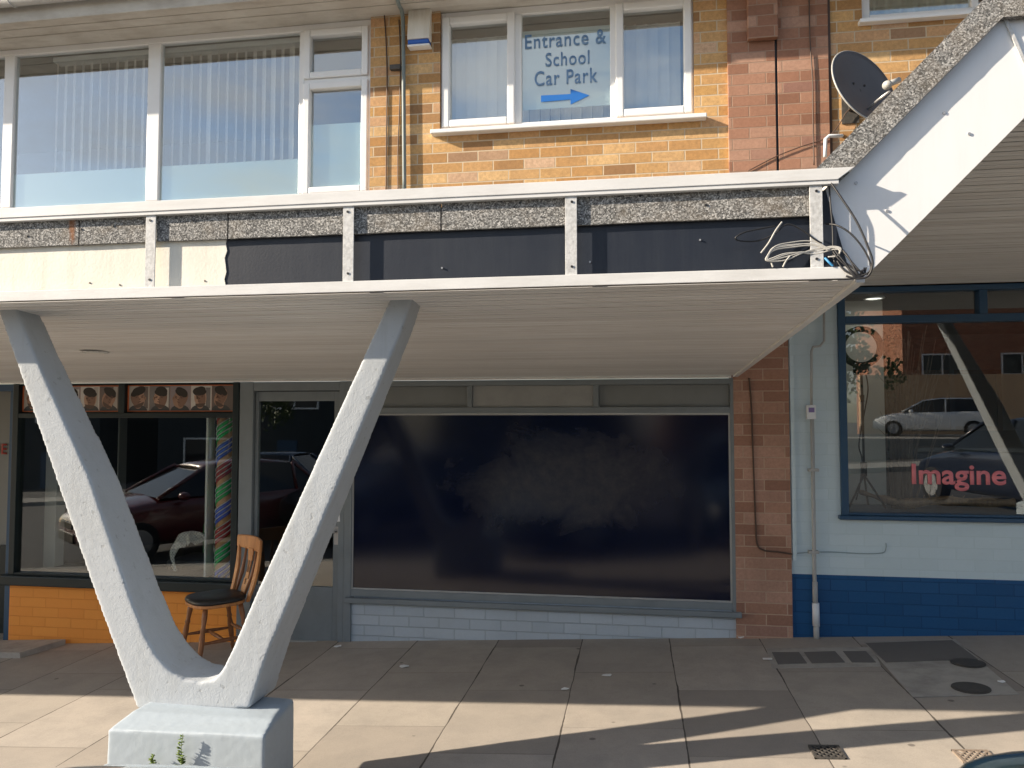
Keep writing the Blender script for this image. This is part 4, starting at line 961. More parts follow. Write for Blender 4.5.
# driftwood log
mb = MB(); mb.smooth = True; path = spline([s(858, 491, 6.42), s(880, 498, 6.38), s(905, 503, 6.3), s(940, 501, 6.28), s(980, 502.5, 6.28), s(1014, 503, 6.28)], 8)
mb.tube(path, [.012 + .022 * min(1, i / 14) + .006 * math.sin(i * .8) for i in range(len(path))], 9)
for i in range(14):
    q = path[int(10 + i * 2)]; mb.tube([q, q + Vector((random.uniform(-.06, .06), -.02, random.uniform(.02, .07)))], [.006, .002], 5)
props(mb.build('driftwood_log', m_wood('driftwood', (.3, .2, .13), (.15, .1, .07)), origin=path[10]), 'long knobbly driftwood branch lying along the bottom of the beauty shop window', 'driftwood')
# navy reception counter
rc = thing('reception_counter', 'dark navy counter with panelled front behind the pink lettering', 'counter', (3.2, 7.0, gz(3)))
c0_, c1_ = s(893, 450, 7.0), s(1090, 450, 7.0); mb = MB(); mb.box(c0_.x, c1_.x, 7.0, 7.5, zwin0 - .08, s(950, 452, 7).z); mb.build('front', m_paint('deep_navy', (.012, .022, .05), .35, .2), rc, bevel=.02)
mb = MB(); mb.box(c0_.x - .02, c1_.x, 6.98, 7.52, s(950, 452, 7).z + .001, s(950, 449, 7).z + .01); mb.build('worktop', hexmat('counter_top', (.08, .09, .1), .2), rc)
# pictures/mirrors on the shop back wall
for i, (px, py, w_, h_) in enumerate([(1000, 360, .5, .8), (940, 400, .7, .35)]):
    c = s(px, py, 9.5); mb = MB(); mb.ring(c.x - w_, c.x + w_, c.z - h_, c.z + h_, 9.6, 9.63, .05); mb.box(c.x - w_ + .05, c.x + w_ - .05, 9.61, 9.62, c.z - h_ + .05, c.z + h_ - .05)
    props(mb.build('wall_mirror', hexmat('wm%d' % i, ((.2, .2, .21), (.16, .11, .08))[i], .2), origin=c), ['tall dim wall mirror at the back right of the beauty shop', 'wide brown framed panel at the back of the beauty shop'][i], 'mirror')

for (lx, ly, lab) in ((1.85, 6.32, 'lit ceiling light just inside the beauty shop window, above the ring light'), (3.2, 6.7, 'lit ceiling light inside the beauty shop above the counter')):
    t = thing('ceiling_light', lab, 'ceiling light', (lx, ly, zwin1 - .05)); mb = MB(); mb.disc((lx, ly, zwin1 - .03), (0, 0, -1), .06, .006, 20); mb.build('lens', m_emis('lit_lens', (1, .95, .85), .8), t)
    mb = MB(); mb.tube([(lx + .07 * math.cos(a), ly + .07 * math.sin(a), zwin1 - .033) for a in [2 * math.pi * k / 20 for k in range(21)]], .01, 8); mb.build('bezel', M['upvc'], t)
    al = bpy.data.lights.new('shop_lamp', 'AREA'); al.shape = 'DISK'; al.size = .12; al.energy = .2; al.color = (1, .95, .87); ao = bpy.data.objects.new('shop_lamp', al); COL.objects.link(ao); ao.location = (lx, ly, zwin1 - .045)
# conduit on the pale blue wall
cd = thing('conduit', 'grey vertical pipe with white sleeve and elbow on the pale blue wall', 'pipe', (s(815, 638).x, 5.96, gz(1.3)))
cy = 5.965; mb = MB(); mb.tube([at(838, 297, cy), at(824, 300, cy), at(824, 341, cy), at(820, 346, cy), at(813, 347, cy), at(811.5, 351, cy), at(811.5, 405, cy)], .009, 10)
mb.tube([at(812, 408, cy), at(814.5, 575, cy), at(815.5, 600, cy)], .014, 12); mb.tube([at(815, 582, cy), at(815.3, 604, cy)], .0185, 12); mb.tube([at(816.3, 624, cy), at(816.5, 640.5, cy)], .02, 12)
mb.build('pipe', M['pipe'], cd)
mb = MB(); mb.tube([at(815.6, 603, cy), at(816.3, 626, cy)], .025, 16); mb.build('sleeve', M['twhite'], cd)
mb = MB(); a = at(811.5, 411, cy - .02); mb.box(a.x - .033, a.x + .033, cy - .022, cy + .02, a.z - .06, a.z + .045); bx_ = mb.build('junction_box', M['twhite'], cd, bevel=.006)
mb = MB(); mb.box(a.x - .02, a.x + .02, cy - .0235, cy - .0222, a.z - .01, a.z + .025); mb.build('label_patch', hexmat('violet_label', (.2, .16, .38)), bx_)
for py in (470, 552):
    mb = MB(); q = at(813.6, py, cy); mb.box(q.x - .035, q.x + .035, cy - .018, cy + .034, q.z - .01, q.z + .01); mb.build('clip', M['pipe'], cd)
# thin cable round the pier
mb = MB(); py_ = 5.968; mb.tube(spline([at(749, 378, py_), at(751, 400, py_), at(752.5, 440, py_), at(754, 480, py_), at(755.5, 520, py_), at(757, 543, py_), at(763, 550, py_), at(778, 552, py_), at(792, 554, py_)], 6), .006, 6)
props(mb.build('wall_cable', M['cablebr'], origin=at(755, 520, py_)), 'brown cable running down the lower brick pier and turning right', 'cable')
mb = MB(); py_ = 5.993; mb.tube(spline([at(792, 554, py_), at(805, 552.5, py_), at(830, 552, py_), at(860, 553.5, py_), at(882, 553, py_), at(886, 548, py_), at(886, 543, py_)], 6), .004, 6)
props(mb.build('wall_cable', m_plain('painted_cable', (.3, .4, .45)), origin=at(840, 552, py_)), 'thin painted over cable running level across the pale blue wall', 'cable')

# ------------------------------------------------------------------ things on the upper wall
cy = UP - .03
dp_ = thing('downpipe', 'thin weathered green grey pipe running down the yellow brick between the windows', 'pipe', (X_(403), cy, 1.8))
mb = MB(); mb.tube(spline([at(392, -30, 5.5), at(398, 2, 5.6), at(402, 12, 5.78), at(403.2, 30, cy), at(403.5, 60, cy), at(404.5, 195, cy)], 6), .016, 12); mb.build('pipe', M['pipegreen'], dp_)
mb = MB(); q = at(397, 67, cy); mb.box(q.x - .06, q.x + .03, cy - .012, UP, q.z - .02, q.z + .02); mb.build('clip', M['iron'], dp_, bevel=.004)
for k, (xs_, lab) in enumerate([([(378, -5), (383, 5), (386, 40), (387, 80), (386.5, 130), (386, 192)], 'thin dark cable left of the pipe on the yellow brick'), ([(399, 20), (400.5, 60), (399.5, 110), (398, 150), (398, 192)], 'dark cable close beside the weathered pipe')]):
    mb = MB(); mb.tube(spline([at(x, y, UP - .008) for x, y in xs_], 6), .0055, 6); props(mb.build('wall_cable', M['cablebr'], origin=at(*xs_[3], UP)), lab, 'cable')
ab = thing('alarm_box', 'white alarm box with blue base under the eaves left of the lettered window', 'alarm box', (X_(419, 30), UP, 4.6))
a, b = at(409, 49, UP - .03), at(431, 13, UP - .03); mb = MB(); mb.prism([(a.x, UP - .09, a.z + .05), (a.x, UP - .06, b.z + .02), (a.x, UP - .04, b.z + .04), (a.x, UP - .001, b.z + .04), (a.x, UP - .001, a.z + .05)], (b.x - a.x, 0, 0)); mb.build('cover', m_streak('dirty_white_plastic', (.72, .7, .64), (.4, .33, .22), .6), ab, bevel=.008)
mb = MB(); mb.box(a.x + .004, b.x - .004, UP - .086, UP - .002, a.z + .012, a.z + .049); mb.build('strobe', m_plain('blue_plastic', (.02, .1, .42), .25), ab, bevel=.008)
mb = MB(); mb.box(a.x, b.x, UP - .08, UP - .001, a.z - .004, a.z + .0115); mb.build('base', M['upvc'], ab, bevel=.003)
# pier cables
for pts, lab, rr in [([(809, -5), (810, 40), (812.5, 80), (813, 120), (814, 165)], 'thin cable running straight down the red brick pier', .005),
                     ([(748, 171), (775, 157), (800, 147), (826, 138), (838, 126), (846, 113), (852, 108)], 'slack cable from the canopy roof up to the satellite dish', .004)]:
    mb = MB(); mb.tube(spline([at(x, y, UP - .036) for x, y in pts], 6), rr, 6); props(mb.build('wall_cable', M['cablebr'], origin=at(*pts[2], UP)), lab, 'cable')
ov_ = MB(); ov_.tube([at(842, 135.5, UP - .0), at(842, 135.8, UP - .06), at(829, 136, UP - .06), at(825.5, 139, UP - .06), at(825, 157, UP - .06)], .013, 12)
props(ov_.build('overflow_pipe', M['twhite'], origin=at(830, 140, UP)), 'short white plastic overflow pipe with elbow at the foot of the pier below the dish', 'pipe')
# satellite dish
DY = 5.62; dc = at(864, 86, DY)
sd = thing('satellite_dish', 'dark grey satellite dish on the wall above the felt verge', 'satellite dish', dc)
nrm = Vector((.52, -.80, .30)).normalized(); upv = Vector((0, 0, 1)); rgt = upv.cross(nrm).normalized() * -1; upd = nrm.cross(rgt) * -1
if upd.z < 0: upd = -upd
rot = R(24); r2_ = rgt * math.cos(rot) + upd * math.sin(rot); u2_ = -rgt * math.sin(rot) + upd * math.cos(rot)
mb = MB(); mb.smooth = True; NR, NA = 10, 40; vs = []; fs = []; ra, rb = .285, .30
for i in range(NR + 1):
    q = i / NR
    for k in range(NA):
        a = 2 * math.pi * k / NA; vs.append(dc + r2_ * ra * q * math.cos(a) + u2_ * rb * q * math.sin(a) + nrm * (.05 * q * q - .05))
for i in range(NR):
    for k in range(NA): kk = (k + 1) % NA; fs.append((i * NA + k, i * NA + kk, (i + 1) * NA + kk, (i + 1) * NA + k))
mb.add(vs, fs); ref = mb.build('reflector', M['dish'], sd); so = ref.modifiers.new('t', 'SOLIDIFY'); so.thickness = .006
mb = MB(); rimp = [dc + r2_ * ra * math.cos(2 * math.pi * k / 48) + u2_ * rb * math.sin(2 * math.pi * k / 48) for k in range(49)]; mb.tube(rimp, .006, 8, caps=False); mb.build('rim', M['dishrim'], sd)
mb = MB()
for (px, py) in ((853.5, 83.5), (864.5, 85.5)): mb.ell(at(px, py, DY + .02) - nrm * 0.0, .009, .009, .009, 8, 6)
mb.build('bolt', M['cable'], sd)
foot = at(868, 108, DY + .02); lnbp = at(893, 82, DY - .12)
mb = MB(); mb.tube([at(866, 111, DY), at(878, 100, DY - .1), at(890, 91, DY - .2)], .009, 8); mb.build('arm', M['alu'], sd)
mb = MB(); mb.tube([at(886.5, 85.5, DY - .22), at(888, 84.5, DY - .2)], .029, 16); mb.tube([at(888, 84.5, DY - .2), at(899, 80, DY - .16)], .02, 14); mb.build('receiver', M['dishrim'], sd)
mb = MB(); mb.tube([dc - nrm * .05, Vector((dc.x - .02, UP, dc.z - .06))], .018, 10); q = Vector((dc.x - .02, UP - .004, dc.z - .06)); mb.box(q.x - .06, q.x + .06, q.y - .006, q.y + .004, q.z - .1, q.z + .1); mb.build('wall_bracket', M['iron'], sd)

# loose cables hanging at the canopy corner
def loosecable(name, pts, r_, mat, lab):
    P = [at(x + random.uniform(-1, 1) * (0 < i_ < len(pts) - 1), y + random.uniform(-1, 1) * (0 < i_ < len(pts) - 1), d_) for i_, (x, y, d_) in enumerate(pts)]; mb = MB(); mb.tube(spline(P, 8), r_, 7); return props(mb.build(name, mat, origin=P[0]), lab, 'cable', 'loose cables at the canopy corner')
loosecable('hanging_cable', [(831, 183, 3.1), (842, 199, 3.08), (856, 222, 3.06), (868, 246, 3.05), (872, 262, 3.05), (868, 275, 3.06), (858, 279, 3.07), (846, 276, 3.08)], .0042, M['cable'], 'long black cable looping from the top rail end down to the canopy corner')
loosecable('hanging_cable', [(826, 224, 3.127), (838, 226, 3.09), (853, 235, 3.07), (866, 251, 3.06), (870, 268, 3.06), (862, 276, 3.07), (850, 271, 3.08)], .0036, M['cable'], 'shorter black cable loop inside the longest one at the canopy corner')
loosecable('hanging_cable', [(829, 184, 3.127), (831, 205, 3.11), (832, 230, 3.11), (833, 255, 3.11), (836, 268, 3.1)], .0035, M['cable'], 'black cable hanging straight behind the end post of the sign frame')
loosecable('hanging_cable', [(775, 226, 3.1), (757, 229, 3.09), (743, 233, 3.08), (735, 238, 3.08), (741, 241, 3.09), (758, 240, 3.1), (775, 233, 3.1), (786, 224, 3.1), (800, 229, 3.1), (815, 239, 3.1), (822, 243, 3.1)], .003, M['cable'], 'thin black cable looping left across the black board')
loosecable('white_cable', [(782, 222, 3.1), (776, 231, 3.09), (769, 243, 3.09), (761, 253, 3.09)], .0035, M['cablew'], 'short white cable end sticking up diagonally on the black board')
for k in range(4):
    o_ = k * 1.3; pts = [(828 + k, 250, 3.1), (812, 246 - o_, 3.105), (790, 247 - o_, 3.1), (774, 250 - o_, 3.09), (765 + k, 258, 3.085), (770, 262 - o_, 3.085), (785, 260 - k * 2.2, 3.09), (800, 255 - k, 3.095), (815, 250 + k, 3.105), (832, 246 + o_, 3.1), (840, 248 + k, 3.095), (838, 255, 3.095), (828, 257, 3.1)]
    loosecable('white_cable', pts, .0028, M['cablew'], ['outermost loop of the white cable coil on the canopy corner', 'second loop of the white cable coil on the canopy corner', 'third loop of the white cable coil on the canopy corner', 'innermost loop of the white cable coil on the canopy corner'][k])
loosecable('white_cable', [(770, 258, 3.09), (771, 263, 3.09), (773, 267, 3.09)], .0035, M['cablew'], 'short white cable tail below the coil at its left'); loosecable('white_cable', [(790, 256, 3.09), (786, 262, 3.09), (783, 267, 3.09)], .0035, M['cablew'], 'short white cable tail below the coil at its middle')
loosecable('blue_cable', [(825, 258, 3.1), (829, 262, 3.09), (833, 266, 3.09)], .0045, M['cableb'], 'short bright blue cable at the foot of the end post')
mb = MB(); random.seed(9)
for k in range(8):
    a = (832 + random.uniform(0, 10), 252 + random.uniform(-5, 10)); mb.tube(spline([at(a[0], a[1], 3.1), at(a[0] + 8, a[1] + 10, 3.085), at(858 + random.uniform(-4, 6), 274 + random.uniform(-4, 5), 3.07), at(866 + random.uniform(-4, 6), 270 + random.uniform(-3, 5), 3.08)], 6), .0035, 6)
props(mb.build('cable_tangle', [M['cable']], origin=at(850, 265, 3.1)), 'tangle of black cables at the very tip of the low canopy', 'cable')

# ------------------------------------------------------------------ wooden chair
def wooden_chair(cen, rz):
    t = thing('wooden_chair', 'varnished wooden kitchen chair with pierced back and black seat pad by the barber window', 'chair', cen)
    c = Vector(cen)
    def L(x, y, z): return c + Vector((x, y, z))     # local: faces -x
    sh = .445
    legs = [(-.14, -.15, -.20, -.20), (-.14, .15, -.20, .20), (.13, -.13, .20, -.18), (.13, .13, .20, .18)]
    for (x, y, fx, fy_) in legs:
        mb = MB(); path = []; rad_ = []
        prof = [(0, .012), (.08, .014), (.1, .018), (.13, .013), (.3, .019), (.5, .0215), (.62, .016), (.65, .021), (.7, .015), (.85, .02), (1, .018)]
        for s_, r_ in prof: path.append(L(fx + (x - fx) * s_, fy_ + (y - fy_) * s_, .0 + (sh - .02) * s_)); rad_.append(r_)
        mb.tube(path, rad_, 12); mb.build('leg', M['wooddk'], t)
    def lp(i, s_): x, y, fx, fy_ = legs[i]; return L(fx + (x - fx) * s_, fy_ + (y - fy_) * s_, (sh - .02) * s_)
    for (i, j, s_) in ((0, 2, .42), (1, 3, .42), (2, 3, .5)):
        mb = MB(); a, b = lp(i, s_), lp(j, s_); mb.tube([a + (b - a) * q for q in (0, .2, .4, .5, .6, .8, 1)], [.008, .011, .014, .016, .014, .011, .008], 10); mb.build('stretcher', M['wooddk'], t)
    mb = MB(); a = (lp(0, .42) + lp(2, .42)) / 2; b = (lp(1, .42) + lp(3, .42)) / 2; mb.tube([a, (a + b) / 2, b], [.009, .015, .009], 10); mb.build('stretcher', M['wooddk'], t)
    out = []
    for k in range(36):
        a = 2 * math.pi * k / 36; ex = .215 if math.cos(a) < 0 else .195
        out.append((ex * abs(math.cos(a)) ** .7 * (1 if math.cos(a) > 0 else -1), .205 * (1 - .06 * math.cos(a)) * abs(math.sin(a)) ** .75 * (1 if math.sin(a) > 0 else -1)))
    mb = MB(); mb.prism([L(x, y, sh - .018) for x, y in out], (0, 0, .026)); mb.build('seat', M['wood'], t, bevel=.008)
    mb = MB(); mb.smooth = True; N = len(out); rings = [(1.03, .009), (1.05, .022), (1.0, .038), (.85, .046), (.5, .05)]; vs = []
    for (sc, zz) in rings: vs += [L(x * sc * .97, y * sc * .97, sh + zz) for x, y in out]
    fs = [tuple(range(N))[::-1]] + [tuple(range((len(rings) - 1) * N, len(rings) * N))]
    for r_ in range(len(rings) - 1):
        for k in range(N): q = (k + 1) % N; fs.append((r_ * N + k, r_ * N + q, (r_ + 1) * N + q, (r_ + 1) * N + k))
    mb.add(vs, fs); mb.build('seat_pad', M['leather'], t)
    top = .90
    # back posts (flat, swelling), top rail, spindles, pierced splat
    def bx_at(z): return .175 + .075 * ((z - sh) / (top - sh)) + .02 * math.sin((z - sh) / (top - sh) * math.pi)
    for sy in (-1, 1):
        mb = MB(); P1 = []; 
        zs = [sh - .01 + (top - .09 - sh + .02) * i / 10 for i in range(11)]
        L1 = [(sy * (.165 + .035 * (i / 10)), z, (.016 + .012 * math.sin(i / 10 * math.pi))) for i, z in enumerate(zs)]
        vs = []; fs = []
        for (y, z, hw) in L1:
            x = bx_at(z); vs += [L(x - .011, y - hw, z), L(x - .011, y + hw, z), L(x + .011, y + hw, z), L(x + .011, y - hw, z)]
        for i in range(10):
            for k in range(4): q = (k + 1) % 4; fs.append((4 * i + k, 4 * i + q, 4 * i + 4 + q, 4 * i + 4 + k))
        fs += [(3, 2, 1, 0), (40, 41, 42, 43)]; mb.add(vs, fs); mb.build('back_post', M['wood'], t, bevel=.004)
    mb = MB(); vs = []; fs = []; n = 16
    for i in range(n + 1):
        y = -.225 + .45 * i / n; cv = .035 * (1 - (y / .225) ** 2); x = bx_at(top - .05) + cv - .005; hh = .045 + .012 * math.cos(y / .225 * 1.5); zc = top - .05
        vs += [L(x - .012, y, zc - hh), L(x + .012, y, zc - hh), L(x + .016, y, zc + hh), L(x - .008, y, zc + hh)]
    for i in range(n):
        for k in range(4): q = (k + 1) % 4; fs.append((4 * i + k, 4 * i + q, 4 * i + 4 + q, 4 * i + 4 + k))
    fs += [(3, 2, 1, 0), (4 * n, 4 * n + 1, 4 * n + 2, 4 * n + 3)]; mb.add(vs, fs); mb.build('top_rail', M['wood'], t, bevel=.008)
    for y in (-.1, .1):
        mb = MB(); mb.tube([L(bx_at(sh) - .005, y * .85, sh), L(bx_at(.55), y * .9, .55), L(bx_at(.62) + .01, y, .62), L(bx_at(.7) + .012, y, .7), L(bx_at(top - .09) + .022, y, top - .08)], [.008, .013, .016, .012, .008], 10); mb.build('spindle', M['wooddk'], t)
    # splat with cut-outs made of joined flat strips
    mb = MB()
    for k in range(8):
        z0 = sh + (top - .09 - sh) * k / 8; z1 = sh + (top - .09 - sh) * (k + 1) / 8; zc = (z0 + z1) / 2; hw = .032 + .014 * math.sin(k * 1.15)
        x0 = bx_at(z0) + .012; x1 = bx_at(z1) + .012
        if k in (2, 4, 5):
            for sg in (-1, 1):
                mb.prism([L(x0, sg * hw, z0), L(x0, sg * .013, z0), L(x1, sg * .013, z1), L(x1, sg * hw, z1)], (.009, 0, 0))
        else: mb.prism([L(x0, -hw, z0), L(x0, hw, z0), L(x1, hw, z1), L(x1, -hw, z1)], (.009, 0, 0))
    mb.build('splat', M['wood'], t)
    t.rotation_euler = (0, 0, rz); return t
cpos = gnd(216, 659)
wooden_chair(cpos, R(50))

# ------------------------------------------------------------------ cars
def car(label, loc, rz, col, estate=False, scale=1.0, group='cars parked along the street', ctype='parked_car'):
    t = thing(ctype, label, 'car', (0, 0, 0), group)
    paint = NT('car_paint'); mt = paint.fin(col, .28, None, .6); paint.b.inputs['Coat Weight'].default_value = 1.0; paint.b.inputs['Coat Roughness'].default_value = .03
    gl = hexmat('car_glass', (.012, .016, .02), .04)
    # stations along x (nose at +x): x, half width, sill z, shoulder z
    st = [(2.12, .62, .34, .58), (2.05, .78, .24, .70), (1.8, .86, .2, .80), (1.3, .89, .2, .90), (.8, .9, .2, .97), (0, .91, .2, .98), (-1.0, .91, .2, 1.0), (-1.7, .88, .22, 1.02), (-2.0, .82, .28, .96), (-2.1, .68, .38, .8)]
    mb = MB(); mb.smooth = True; vs = []; fs = []; n = 12
    for (x, w_, z0, z1) in st:
        cr = .05 if abs(x) < 1.9 else .02
        prof = [(0, z0), (w_ * .8, z0), (w_ * .97, z0 + .08), (w_, z0 + (z1 - z0) * .45), (w_ * .985, z1 - .1), (w_ * .9, z1), (0, z1 + cr)]
        full = prof + [(-a, b) for a, b in prof[-2:0:-1]]
        vs += [(x, a, b) for a, b in full]
    K = 12
    for i in range(len(st) - 1):
        for k in range(K): q = (k + 1) % K; fs.append((K * i + k, K * i + q, K * (i + 1) + q, K * (i + 1) + k))
    fs += [tuple(range(K))[::-1], tuple(range(K * (len(st) - 1), K * len(st)))]
    mb.add(vs, fs); body = mb.build('body', mt, t, subsurf=2)
    # greenhouse
    rx = -1.75 if estate else -1.25; bx0 = -2.0 if estate else -1.85
    gh = [(1.05, .76, .94, 0), (.25, .66, 1.38, 1), (-.3, .66, 1.45, 1), (rx, .62, 1.42, 1), (bx0, .68, 1.0, 0)]
    mb = MB(); mb.smooth = False; base = [(1.05, .80), (.3, .83), (-.3, .83), (rx, .8), (bx0, .7)]
    vs = []; fs = []
    for (x, w_, z, _), (bx, bw) in zip(gh, base):
        zt_ = z if z > 1.1 else .96
        vs += [(bx, bw, .95), (x, w_ if z > 1.1 else bw, zt_), (x, -(w_ if z > 1.1 else bw), zt_), (bx, -bw, .95)]
    for i in range(4):
        for k in range(3): fs.append((4 * i + k, 4 * i + 4 + k, 4 * i + 5 + k, 4 * i + 1 + k))
    mb.add(vs, fs); mb.build('windows', gl, t)
    mb = MB(); mb.smooth = True; vs = []; fs = []
    rf = [(.30, .63, 1.375), (.1, .65, 1.42), (-.3, .655, 1.465), (rx * .6, .64, 1.462), (rx - .02, .6, 1.43)]
    for (x, w_, z) in rf: vs += [(x, -w_, z - .015), (x, -w_ * .6, z + .03), (x, 0, z + .04), (x, w_ * .6, z + .03), (x, w_, z - .015)]
    for i in range(4):
        for k in range(4): fs.append((5 * i + k, 5 * i + 5 + k, 5 * i + 6 + k, 5 * i + 1 + k))
    mb.add(vs, fs); r_ = mb.build('roof', mt, t); so = r_.modifiers.new('t', 'SOLIDIFY'); so.thickness = .03; so.offset = -1
    mb = MB()
    for sg in (-1, 1):
        for (a, b) in [((1.05, .8, .95), (.28, .655, 1.40)), ((-.45, .83, .95), (-.45, .665, 1.45)), ((rx - .02, .79, .95), (rx - .02, .62, 1.43)), ((bx0, .7, .95), (rx - .03, .6, 1.43))]:
            A = Vector((a[0], a[1] * sg, a[2])); B = Vector((b[0], b[1] * sg, b[2])); mb.tube([A, B], .032, 6)
    mb.build('pillars', mt, t)
    for sg in (-1, 1):
        mb = MB(); mb.ell((1.92, sg * .58, .575), .15, .19, .065, rot=Matrix.Rotation(R(-28 * sg), 3, 'Z')); mb.build('headlight', hexmat('headlamp', (.6, .62, .64), .08), t)
        mb = MB(); mb.ell((.72, sg * 1.0, .98), .09, .11, .07); mb.build('wing_mirror', mt, t)
        mb = MB(); mb.ell((-2.02, sg * .66, .86), .08, .14, .09); mb.build('tail_light', hexmat('tail', (.4, .01, .01), .1), t)
    mb = MB(); mb.box(2.06, 2.13, -.42, .42, .32, .46); mb.box(2.07, 2.125, -.32, .32, .52, .62); mb.build('grille', hexmat('grille_black', (.012, .012, .012), .4), t, bevel=.01)
    for x in (1.35, -1.35):
        for sg in (-1, 1):
            mb = MB(); mb.tube([(x, sg * .74, .31), (x, sg * .925, .31)], .31, 28); w_ = mb.build('wheel', hexmat('tyre', (.02, .02, .02), .9), t, bevel=.02)
            mb = MB(); mb.disc((x, sg * .926, .31), (0, sg, 0), .2, .008, 24)
            for k in range(5): a = 2 * math.pi * k / 5; mb.bar((x, sg * .936, .31), (x + .19 * math.cos(a), sg * .936, .31 + .19 * math.sin(a)), .05, .012)
            mb.build('rim', hexmat('alloy', (.35, .36, .37), .3), w_)
    t.scale = (scale,) * 3; t.rotation_euler = (0, 0, rz)
    t.location = loc; return t
def road(x): return gz(x) - .13
car('dark teal car parked nose in at the bottom right corner', (1.70, .56, road(1.70)), R(90), (.006, .02, .024))
car('silver blue car parked nose in just below the plinth', (-1.16, .36, road(-1.16)), R(90), (.25, .3, .33))
car('dark red car parked at the kerb, seen reflected in the barber window', (-7.3, -.3, road(-7.3)), R(128), (.12, .012, .016))
car('black car parked beyond the red one, seen reflected in the grey door', (-4.2, -1.6, road(-4.2)), R(128), (.008, .012, .02))
car('navy car on the road behind the red one', (-9.5, -6.2, road(-9.5)), R(180), (.02, .05, .1))
car('added black car parked tail in uphill, darkening the reflection behind the pink lettering', (6.4, -1.6, road(6.4)), R(258), (.006, .012, .03))  # extra car, placed so its dark body hides bright road in the reflection
car('white estate car across the road, seen reflected in the beauty shop window', (11.6, -20.5, 1.02), R(200), (.75, .76, .77), estate=True)

# ------------------------------------------------------------------ across the street (seen in the reflections)
hb_ = m_brick('house_brick', [(0, (.3, .12, .07)), (.5, (.4, .17, .1)), (1, (.5, .24, .15))], (.35, .28, .22))
dk_ = m_paint('dark_house_render', (.05, .06, .065), .9, .4, (.03, .035, .04), scale=2)
tile = hexmat('house_tile', (.12, .07, .055), .9)
def house(x, y, w_, d_, h, lab):
    z0 = gz(x) - .2; t = thing('house', lab, 'house', (x, y, z0), 'brick houses across the street')
    fy_ = y      # front faces +Y (towards the parade)
    mb = MB(); mb.box(x, x + w_, y - d_, y, z0 - .5, z0 + h); mb.prism([(x, y - d_, z0 + h), (x, y, z0 + h), (x, y - d_ / 2, z0 + h + d_ * .38)], (w_, 0, 0)); mb.build('wall', hb_ if x > 0 else dk_, t)
    mb = MB(); 
    for sg in (0, 1):
        ye = y + .35 if sg == 0 else y - d_ - .35; zr = z0 + h - .13; a = Vector((x - .2, ye, zr)); b = Vector((x - .2, y - d_ / 2, z0 + h + d_ * .38 + .06)); mb.prism([a, b, b + Vector((0, 0, .12)), a + Vector((0, 0, .12))], (w_ + .4, 0, 0))
    r_ = mb.build('roof', tile, t)
    mb = MB(); mb.box(x + w_ * .8, x + w_ * .8 + .7, y - d_ / 2 - .3, y - d_ / 2 + .3, z0 + h + 1, z0 + h + d_ * .38 + 1.1); mb.build('chimney', hb_, r_)
    for (wx, wz, ww, wh) in ((.15, .9, .3, 1.3), (.12, 3.5, .26, 1.2), (.62, 3.5, .26, 1.2)):
        mb = MB(); mb.ring(x + w_ * wx, x + w_ * (wx + ww), z0 + wz, z0 + wz + wh, y + .002, y + .07, .08); xm_ = x + w_ * (wx + ww / 2); mb.box(xm_ - .04, xm_ + .04, y + .004, y + .068, z0 + wz + .08, z0 + wz + wh - .08); f_ = mb.build('window', M['upvc'], t)
        mb = MB(); mb.box(x + w_ * wx + .08, x + w_ * (wx + ww) - .08, y + .005, y + .03, z0 + wz + .08, z0 + wz + wh - .08); mb.build('pane', hexmat('car_glass', (.02, .02, .02), .05), f_)
    mb = MB(); mb.box(x + w_ * .66, x + w_ * .66 + .95, y + .003, y + .06, z0, z0 + 2.1); mb.build('door', M['navy'], t)
for x, y, w_, d_, h, lab in [(-34, -21, 9, 8, 5.2, 'dark rendered house at the far left end across the street'), (-22, -21, 9, 8, 5.2, 'dark rendered house second from the left across the street'), (-9, -22, 9, 8, 5.3, 'dark rendered house straight across behind the red car'),
                             (1.5, -30, 6, 8, 5.3, 'narrow brick house behind the leafy tree across the street'), (14.6, -33, 8, 9, 8.2, 'tall brick house behind the sandy garden wall'), (24.5, -29, 10, 9, 4.6, 'low tiled brick house farthest right across the street')]:
    house(x, y, w_, d_, h, lab)
mb = MB(); mb.box(4, 40, -25.1, -16, -.5, 1.02); props(mb.build('raised_drive', M['kerb']), kind='structure')
mb = MB(); mb.box(10.2, 30, -25.4, -25.12, .4, 3.7); props(mb.build('garden_wall', m_paint('sandy_rendered_wall', (.75, .47, .27), .9, .6, (.5, .3, .18), scale=1.2)), 'long sandy garden wall behind the white estate car', 'wall')
